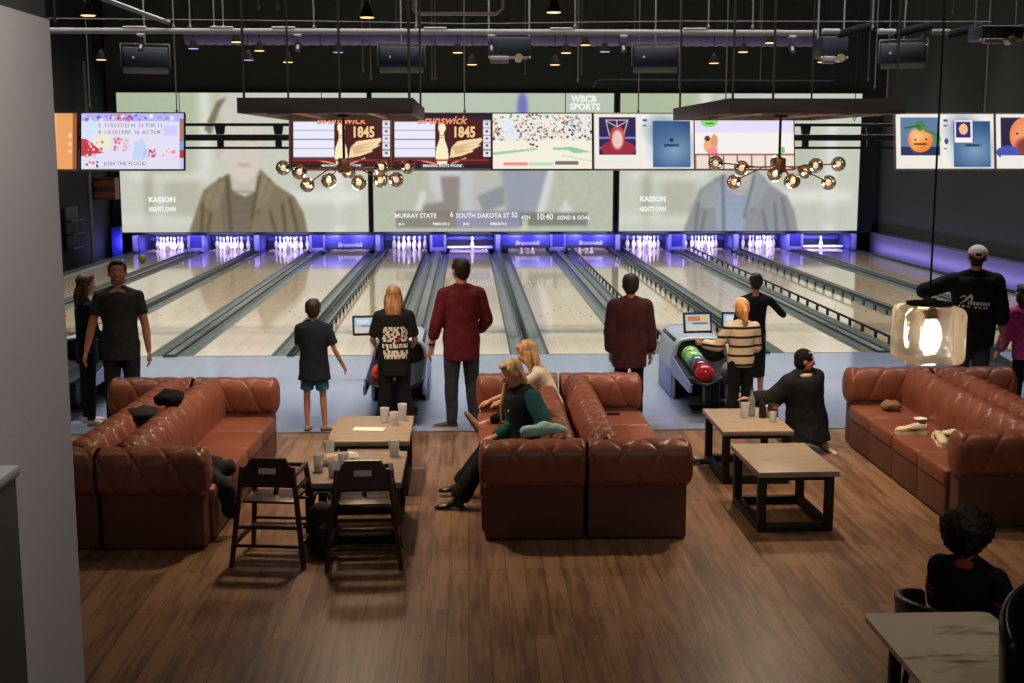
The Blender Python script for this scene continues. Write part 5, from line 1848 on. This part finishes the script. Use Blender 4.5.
def canopy(label, clabel, xa, xb, ya, yb, cx, globes, rods):
    o = thing('lamp_canopy', label, 'lamp canopy', ((xa + xb) / 2, (ya + yb) / 2, 3.25), 0, 'lamp canopies over the seating')
    w, l, h, t = (xb - xa) / 2, (yb - ya) / 2, .118, .035
    MB().box2((-w, -l, 0), (w, -l + t, h), .004).build('fascia', m_slab, o)
    MB().box2((-w, l - t, 0), (w, l, h), .004).build('fascia', m_slab, o)
    for sx in (-1, 1):
        MB().box2((sx * w, -l + t, 0), (sx * (w - t), l - t, h), .004).build('fascia', m_slab, o)
    MB().box2((-w + t, -l + t, h - .05), (w - t, l - t, h - .02)).build('ceiling_board', m_wood, o)
    MB().box2((-w + t, -.05, .02), (w - t, .05, h - .05), .004).build('cross_beam', m_slab, o)
    for sx in (-1, 1):
        MB().box2((sx * w * .45 - .03, -l + t, .01), (sx * w * .45 + .03, l - t, h - .05), .004).build('inner_rail', m_wood, o)
    for x, y, n in rods:
        MB().cone((x - (xa + xb) / 2, y - (ya + yb) / 2, h), (x - (xa + xb) / 2, y - (ya + yb) / 2, CZ - 3.25), .010, .010, 8).build('hanger_rod', m_rod, o)
    hub = V((cx, 11.3, 2.83))
    c = thing('chandelier', clabel, 'chandelier', hub, 0, 'globe chandeliers')
    MB().cone((0, 0, .05), (0, 0, .435), .012, .012, 10).build('stem', m_bron, c)
    MB().box((0, 0, 0), (.10, .10, .13), .012).build('hub', m_bron, c)
    MB().lathe([(0, .415), (.06, .415), (.06, .437), (0, .437)], 18).build('ceiling_rose', m_bron, c)
    for i, (dx, dy, dz) in enumerate(globes):
        p = V((dx, dy, dz))
        MB().tube([(0, 0, -.01), (dx * .35, dy * .35, -.015), (dx * .8, dy * .8, dz * .7 + .0), p], .006, 6).build('arm', m_bron, c)
        g = MB().ell((0, 0, 0), (.066,) * 3, None, 24, 16).build('globe', m_globe, c, True, 180)
        g.location = p
        b = MB().ell((0, 0, 0), (.024, .024, .028), None, 12, 8).build('bulb', m_bulb, g, True, 180)
        MB().cone(p.normalized() * -.058, p.normalized() * -.032, .014, .014, 10).build('socket', m_bron, g)
gl_ = [(-.54, .05, -.02), (-.36, -.25, -.05), (-.35, .2, -.175), (-.10, -.35, -.12), (.15, -.28, -.14), (.31, .10, -.13), (.34, -.2, -.01), (.46, -.1, -.12), (.55, .1, -.01), (.0, .40, -.06)]
gr_ = [(-.55, .1, 0.02), (-.38, -.2, -.02), (-.37, .15, -.15), (-.11, -.3, -.07), (.05, -.3, -.13), (.16, .2, -.15), (.30, -.1, .0), (.30, .25, -.06), (.42, -.1, -.15), (.56, .1, .01), (.08, .4, .02)]
canopy('dark wooden lamp canopy hanging over the left tables', 'chandelier of mirrored glass globes under the left canopy', -1.76, -.405, 10, 12.7, -1.07, gl_, ((-1.72, 10.1, 0), (-.98, 10.1, 0), (-.44, 10.1, 0), (-1.72, 12.6, 0), (-.44, 12.6, 0)))
canopy('dark wooden lamp canopy hanging over the right tables', 'chandelier of mirrored glass globes under the right canopy', 2.05, 3.45, 10, 12.7, 2.78, gr_, ((2.1, 10.1, 0), (2.42, 10.1, 0), (3.40, 10.1, 0), (2.1, 12.6, 0), (3.40, 12.6, 0)))

# glass cube pendant
o = thing('pendant_lamp', 'glowing glass cube pendant lamp hanging in front of the man with the cap', 'pendant lamp', (1.114, 3.0, 2.552))
m_cube = mat('cast_glass', (255, 246, 232), .16, trans=.9, ior=1.35, bump=(22, 1.0))
MB().box((0, 0, 0), (.145, .145, .140), .022, 4).build('glass_cube', m_cube, o, True, 50)
MB().lathe([(0, -.045), (.012, -.045), (.022, -.02), (.022, .015), (.012, .035), (0, .038)], 16).build('bulb', mat('bulb_bright', (255, 240, 214), .4, emit=(255, 226, 184), es=14), o)
MB().cone((0, 0, .036), (0, 0, .085), .017, .017, 14).build('socket', m_bron, o)
MB().cone((0, 0, .07), (0, 0, .076), .055, .055, 20).build('top_cap', m_leg, o)
MB().cone((0, 0, .085), (0, 0, 3.2), .0026, .0026, 6).build('cord', m_leg, o)

# pale strut, corrugated duct, cable
o = thing('ceiling_strut', 'pale horizontal strut spanning the ceiling above the lanes', 'strut', (0, 16.0, 4.385))
MB().box2((-5.2, -.02, -.032), (4.35, .02, .032), .006).build('channel', m_pipe, o)
m = MB()
for x in (-4.0, -2.95, -2.2, -.35, 1.2, 2.85):
    m.box2((x - .16, -.025, .03), (x + .12, .025, .055), .006)
m.build('splice_plate', m_pipe, o)
o = thing('ceiling_strut', 'dim row of short strut pieces continuing right of the pale strut', 'strut', (0, 16.0, 4.405))
for i, x in enumerate((4.42, 5.12, 5.80, 6.40)):
    m = MB(); m.box2((x, -.03, -.03), (x + .22, .03, .03), .006); m.build('channel', m_pipe if i < 2 else m_rod, o)
    m = MB(); m.box((x + .44, .02, .02), (.5, .05, .10), .006, 2, Euler((0, R(-14), 0))); m.build('bracket_plate', m_steel, o)
o = thing('air_duct', 'purple-lit corrugated air duct running across under the ceiling', 'duct', (0, 30.0, 5.47))
mb = MB()
secs = []
x = -6.4
while x < 8.3:
    secs.append((V((x, 0, 0)), Y * .17, Z * .17)); secs.append((V((x + .09, 0, 0)), Y * .19, Z * .19)); secs.append((V((x + .13, 0, 0)), Y * .19, Z * .19))
    x += .22
mb.loft(secs, 18)
mb.build('duct', m_duct, o, True, 60)
tag(MB().tube([(-5.3, 15.9, 4.52), (-2, 15.9, 4.50), (0, 15.9, 4.47), (2.5, 15.9, 4.51), (6.5, 15.9, 4.52)], .006, 6).build('ceiling_cable', m_shade0), 'thin cable slung just above the pale ceiling strut', 'cable')
tag(MB().tube([(3.5, 35.5, 4.6), (3.6, 35.5, 4.78), (3.8, 35.5, 4.82), (10.2, 35.5, 4.80)], .022, 8).build('blue_pipe', mat('pipe_blue', (90, 110, 150), .4)), 'thin bluish pipe with a bent end above the right screen', 'pipe')
o = tag(MB().cone((-5.05, 15.0, 5.0), (-3.6, 16.0, 4.48), .028).build('brace_pipe', m_rod), 'grey brace pipe slanting down to the pale strut at the left', 'pipe')
# bent pipe frame at the top centre
tag(MB().tube([(-.55, 14.0, 6.0), (-.55, 14.0, 4.43), (-.50, 14.0, 4.40), (.33, 14.0, 4.40), (.40, 14.0, 4.46), (.40, 14.0, 6.0)], .018, 8).build('pipe_frame', m_pipe), 'pale U-shaped pipe frame above the centre box', 'pipe')

# rods: (pixel-free) x, y, lower end
i = 0
RODS = [(-5.35, 16, 3.9), (-4.35, 14, 4.3), (-5.9, 20.5, 3.6), (-4.55, 20.5, 3.52), (-3.06, 16, 4.4), (-2.95, 16, 4.4), (-3.55, 16, 4.4), (-3.35, 16, 4.4), (-1.85, 16, 4.4), (-2.2, 14, 4.43), (-2.0, 14, 4.43), (-1.42, 18, 4.0), (-.95, 18, 4.5),
        (-.60, 16, 4.42), (-.42, 18, 3.9), (-.02, 20.5, 3.52), (-.62, 24, 4.2), (1.35, 16, 4.42), (1.1, 24, 4.3), (1.78, 20.5, 4.0), (2.35, 18, 4.5), (2.15, 24, 4.3), (2.75, 20.5, 3.52), (3.0, 16, 4.42), (3.4, 20.5, 3.9), (4.1, 18, 4.5),
        (3.55, 16, 4.42), (4.15, 20.5, 3.55), (5.05, 16, 4.42), (5.3, 14, 4.42), (5.65, 18, 3.9), (6.55, 20.5, 3.9), (6.75, 20.5, 3.53), (8.35, 20.5, 3.54), (-1.75, 24, 4.2), (5.5, 24, 4.2)]
WHERE = ['left of the tilted speaker', 'above the first monitors', 'over the left monitor', 'over the adverts monitor', 'at the left end of the duct']
for n, (x, y, z0) in enumerate(RODS):
    r = thing('hanger_rod', 'thin grey hanger rod dropping from the dark ceiling', 'rod', (x, y, z0), 0, 'thin ceiling hanger rods')
    MB().cone((0, 0, .05), (0, 0, CZ - z0), .0105, .0105, 6).build('rod', m_rod, r)
    MB().lathe([(0, 0), (.014, .004), (.022, .03), (.014, .055), (0, .06)], 8).build('coupling', m_rod, r)

# loudspeakers
m_spk = mat('speaker_black', (34, 36, 44), .5)
m_spkg = mat('speaker_grille', (44, 48, 60), .6, bump=(200, .3))
def speaker(label, loc, rz, tilt=R(-14)):
    o = thing('ceiling_speaker', label, 'speaker', loc, 0, 'loudspeakers under the ceiling')
    o.rotation_euler = (tilt, 0, rz)
    m = MB()
    m.poly([(-.36, 0, -.19), (.36, 0, -.19), (.36, 0, .19), (-.36, 0, .19)], (0, .30, 0))
    MB().box((0, .17, 0), (.68, .32, .33), .015).build('cabinet', m_spk, o)
    MB().box((0, .005, 0), (.65, .02, .30), .01).build('grille', m_spkg, o)
    MB().box((-.18, -.008, -.01), (.030, .006, .036), .002).build('badge', m_white, o)
    m = MB()
    for sx in (-1, 1):
        m.box((sx * .365, .17, .08), (.012, .05, .36), .003)
    m.box((0, .17, .255), (.74, .05, .014), .003)
    m.build('yoke', m_rod, o)
    MB().cone((0, .17, .26), (0, .17, 2.6), .014, .014, 8).build('drop_pole', m_rod, o)
speaker('tilted black speaker above the left monitor', (-4.88, 20, 4.34), R(14))
speaker('black speaker hanging above the winged pin monitors', (-.98, 20, 4.36), R(4))
speaker('black speaker hanging above the portrait monitor', (2.94, 20, 4.37), R(-7))
speaker('black speaker at the far right under the ceiling', (6.80, 20, 4.44), R(-22))
# projectors
def projector(label, loc, w, h):
    o = thing('projector', label, 'projector', loc, 0, 'ceiling projectors')
    MB().box((0, .2, 0), (w, .45, h), .02).build('case', m_spk, o)
    MB().box((-w * .25, -.04, -h * .65), (w * .45, .10, h * .35), .01).build('lens_box', m_rod, o)
    MB().cone((w * .22, -.06, -h * .55), (w * .22, .10, -h * .55), .05, .05, 18).build('lens', mat('lens_amber', (150, 130, 90), .2), o)
    MB().box((0, .0, -h * .52), (w * 1.02, .04, .03), .004).build('front_rail', m_pipe, o)
    for sx in (-1, 1):
        MB().cone((sx * w * .49, .2, h * .4), (sx * w * .49, .2, 3.0), .012, .012, 8).build('drop_pole', m_rod, o)
projector('dark projector box hanging at the top centre', (.55, 16.2, 4.22), .52, .24)
projector('projector hanging at the right over the strut', (4.70, 16.4, 4.25), .34, .26)
projector('grey junction box at the top right', (6.35, 15.2, 4.33), .5, .16)
# cone lamps
m_shade = mat('cone_shade', (40, 36, 32), .4, metal=.3)
m_disc = mat('lamp_warm_disc', (255, 220, 160), .4, emit=(255, 206, 140), es=1.6)
m_discd = mat('lamp_cool_disc', (190, 190, 240), .4, emit=(190, 190, 255), es=.7)
CONES = [(-5.55, 15.5, 4.28, 0), (-5.55, 20, 4.30, 0), (-4.35, 14, 4.70, 0), (-4.0, 14, 4.37, 0), (-4.15, 20, 4.47, 1), (-3.5, 20, 4.57, 0), (-3.15, 20, 4.44, 0), (-2.72, 20, 4.27, 0), (-1.05, 14, 4.36, 0), (-.12, 20, 4.42, 0), (.10, 20, 4.24, 0),
         (.95, 14, 4.42, 0), (1.38, 20, 4.24, 0), (1.55, 20, 4.42, 0), (1.85, 20, 4.54, 0), (3.85, 20, 4.27, 0), (4.30, 20, 4.44, 0), (4.72, 20, 4.58, 0), (5.55, 20, 4.29, 0), (7.1, 20, 4.56, 0), (-3.32, 20, 4.30, 1), (-1.95, 20, 4.42, 1), (.65, 20, 4.42, 1), (2.15, 20, 4.44, 1)]
for n, (x, y, z, cool) in enumerate(CONES):
    o = thing('cone_lamp', 'small cool-lit cone lamp under the dark ceiling' if cool else 'small warm-lit cone lamp under the dark ceiling', 'cone lamp', (x, y, z), 0, 'cool cone lamps' if cool else 'warm cone lamps')
    MB().loft([((0, 0, zz), V((r, 0, 0)), V((0, r, 0))) for r, zz in ((.085, 0), (.06, .06), (.04, .12), (.02, .15))], 16, True).build('shade', m_shade, o)
    MB().lathe([(0, -.006), (.072, -.006), (.076, .0), (0, .001)], 16).build('lamp_disc', m_discd if cool else m_disc, o)
    MB().cone((0, 0, .14), (0, 0, CZ - z), .006, .006, 6).build('cord', m_shade, o)
# small track spots
for x in (-3.95, -2.05, .32, 1.95, 4.05):
    o = thing('track_spot', 'small silver track spotlight clamped under the pale strut', 'spotlight', (x, 16.0, 4.34), 0, 'track spots on the pale strut')
    MB().box((0, 0, -.005), (.09, .06, .03), .006).build('clamp', m_pipe, o)
    MB().cone((0, 0, -.02), (0, 0, -.11), .008, .008, 8).build('stalk', m_rod, o)
    MB().cone((0, .03, -.11), (0, -.04, -.19), .04, .032, 14).build('lamp_head', m_spk, o)
# cables of the monitors
for x in (-5.9, -4.55, -2.3, -.02, 1.6, 2.45, 6.3, 8.4):
    o = thing('monitor_cable', 'thin dark cable with a hook holding the monitor row', 'cable', (x, 20.7, 3.4), 0, 'monitor suspension cables')
    MB().cone((0, 0, .1), (0, 0, CZ - 3.4), .007, .007, 6).build('wire', m_steel, o)
    MB().tube([(0, 0, .12), (-.03, 0, .06), (0, 0, 0), (.03, 0, .06), (0, 0, .12)], .008, 6).build('hook', m_steel, o)
# ================================================================ camera
cd = bpy.data.cameras.new('camera')
cam = bpy.data.objects.new('camera', cd)
COL.objects.link(cam)
cd.sensor_width = 36
cd.lens = 1270 / 1024 * 36
cd.clip_start = .05
cam.location = (0, 0, 3.0)
cam.rotation_euler = (R(90 - 8.751), 0, R(-2.05))
S.camera = cam
S.view_settings.view_transform = 'Standard'
S.view_settings.look = 'None'
S.view_settings.gamma = 1
S.view_settings.exposure = 0
# ================================================================ lights
def area(name, loc, rot, sx, sy, e, c=(1, 1, 1), spread=180):
    l = bpy.data.lights.new(name, 'AREA')
    l.shape = 'RECTANGLE'
    l.size, l.size_y = sx, sy
    l.energy = e
    l.color = c
    l.spread = R(spread)
    o = bpy.data.objects.new(name, l)
    COL.objects.link(o)
    o.location = loc
    o.rotation_euler = rot
    return o
def spot(name, loc, tgt, e, c, ang=60, blend=.6, r=.08):
    l = bpy.data.lights.new(name, 'SPOT')
    l.energy = e
    l.color = c
    l.spot_size = R(ang)
    l.spot_blend = blend
    l.shadow_soft_size = r
    o = bpy.data.objects.new(name, l)
    COL.objects.link(o)
    o.location = loc
    o.rotation_euler = (V(tgt) - V(loc)).to_track_quat('-Z', 'Y').to_euler()
    return o
def point(name, loc, e, c, r=.08):
    l = bpy.data.lights.new(name, 'POINT')
    l.energy = e
    l.color = c
    l.shadow_soft_size = r
    o = bpy.data.objects.new(name, l)
    COL.objects.link(o)
    o.location = loc
    return o
W = bpy.data.worlds.new('world')
S.world = W
W.use_nodes = True
W.node_tree.nodes['Background'].inputs[0].default_value = (.56, .50, .46, 1)
W.node_tree.nodes['Background'].inputs[1].default_value = .065
WARM = (1, .76, .52)
for y, e in ((20.5, 330), (24.5, 285), (28.5, 240), (32.5, 210)):
    area('lane_light', (.85, y, 7.2), (0, 0, 0), 20.5, .5, e, (1, .97, .93), 70)
area('approach_light', (.85, 15.8, 7.2), (0, 0, 0), 18, .5, 480, (.95, .96, 1.0), 70)
BL = (.36, .33, 1.0)
for k in range(1, 13):
    xc = (DX(k - 1) + DX(k)) / 2
    area('pit_lamp', (xc, 36.90, .432), (R(50), 0, 0), 1.2, .06, 13, (.58, .54, 1.0), 130)
area('masking_led', (.85, 36.40, .60), (R(42), 0, 0), 20.8, .05, 72, (.28, .25, 1.0), 130)
for k in (4, 7, 8):
    xc = (DX(k - 1) + DX(k)) / 2
    for dx in (-.38, .38):
        spot('board_lamp', (xc + dx, 36.45, .60), (xc + dx, 36.73, .34), 7, (.85, .84, 1.0), 95, .9, .03)
area('wall_led', (11.55, 30, .05), (0, R(-120), 0), .1, 13, 34, (.52, .44, 1.0))
area('left_led', (-9.7, 36.0, .3), (0, R(90), 0), .3, 1.0, 10, BL)
for cx in (-1.08, 2.77):
    point('chandelier_lamp', (cx, 11.3, 2.50), 22, WARM, .12)
    for y in (10.5, 12.1):  # spots added inside the canopies to carry the chandelier light
        spot('canopy_fill', (cx, y, 3.20), (cx, y, 0), 240, WARM, 136, 1.0, .10)
for x, y, e in ((-4.6, 11.0, 260), (-.4, 8.0, 60), (2.5, 6.2, 190), (5.2, 10.0, 240)):  # unseen spots added above the seating as warm overhead fill
    spot('overhead_fill', (x, y, 7.0), (x, y + .3, 0), e, (1, .80, .60), 60, .8, .15)
for x in (-3, 1, 5):  # unseen spots added behind the camera as front fill
    spot('front_fill', (x, -1.2, 6.2), (x, 10.5, 2.0), 190, (1, .92, .86), 70, .9, .25)
spot('wall_washer', (-.25, 2.4, 4.7), (-1.2, 3.0, 2.9), 220, (1, .93, .90), 75, .95, .15)
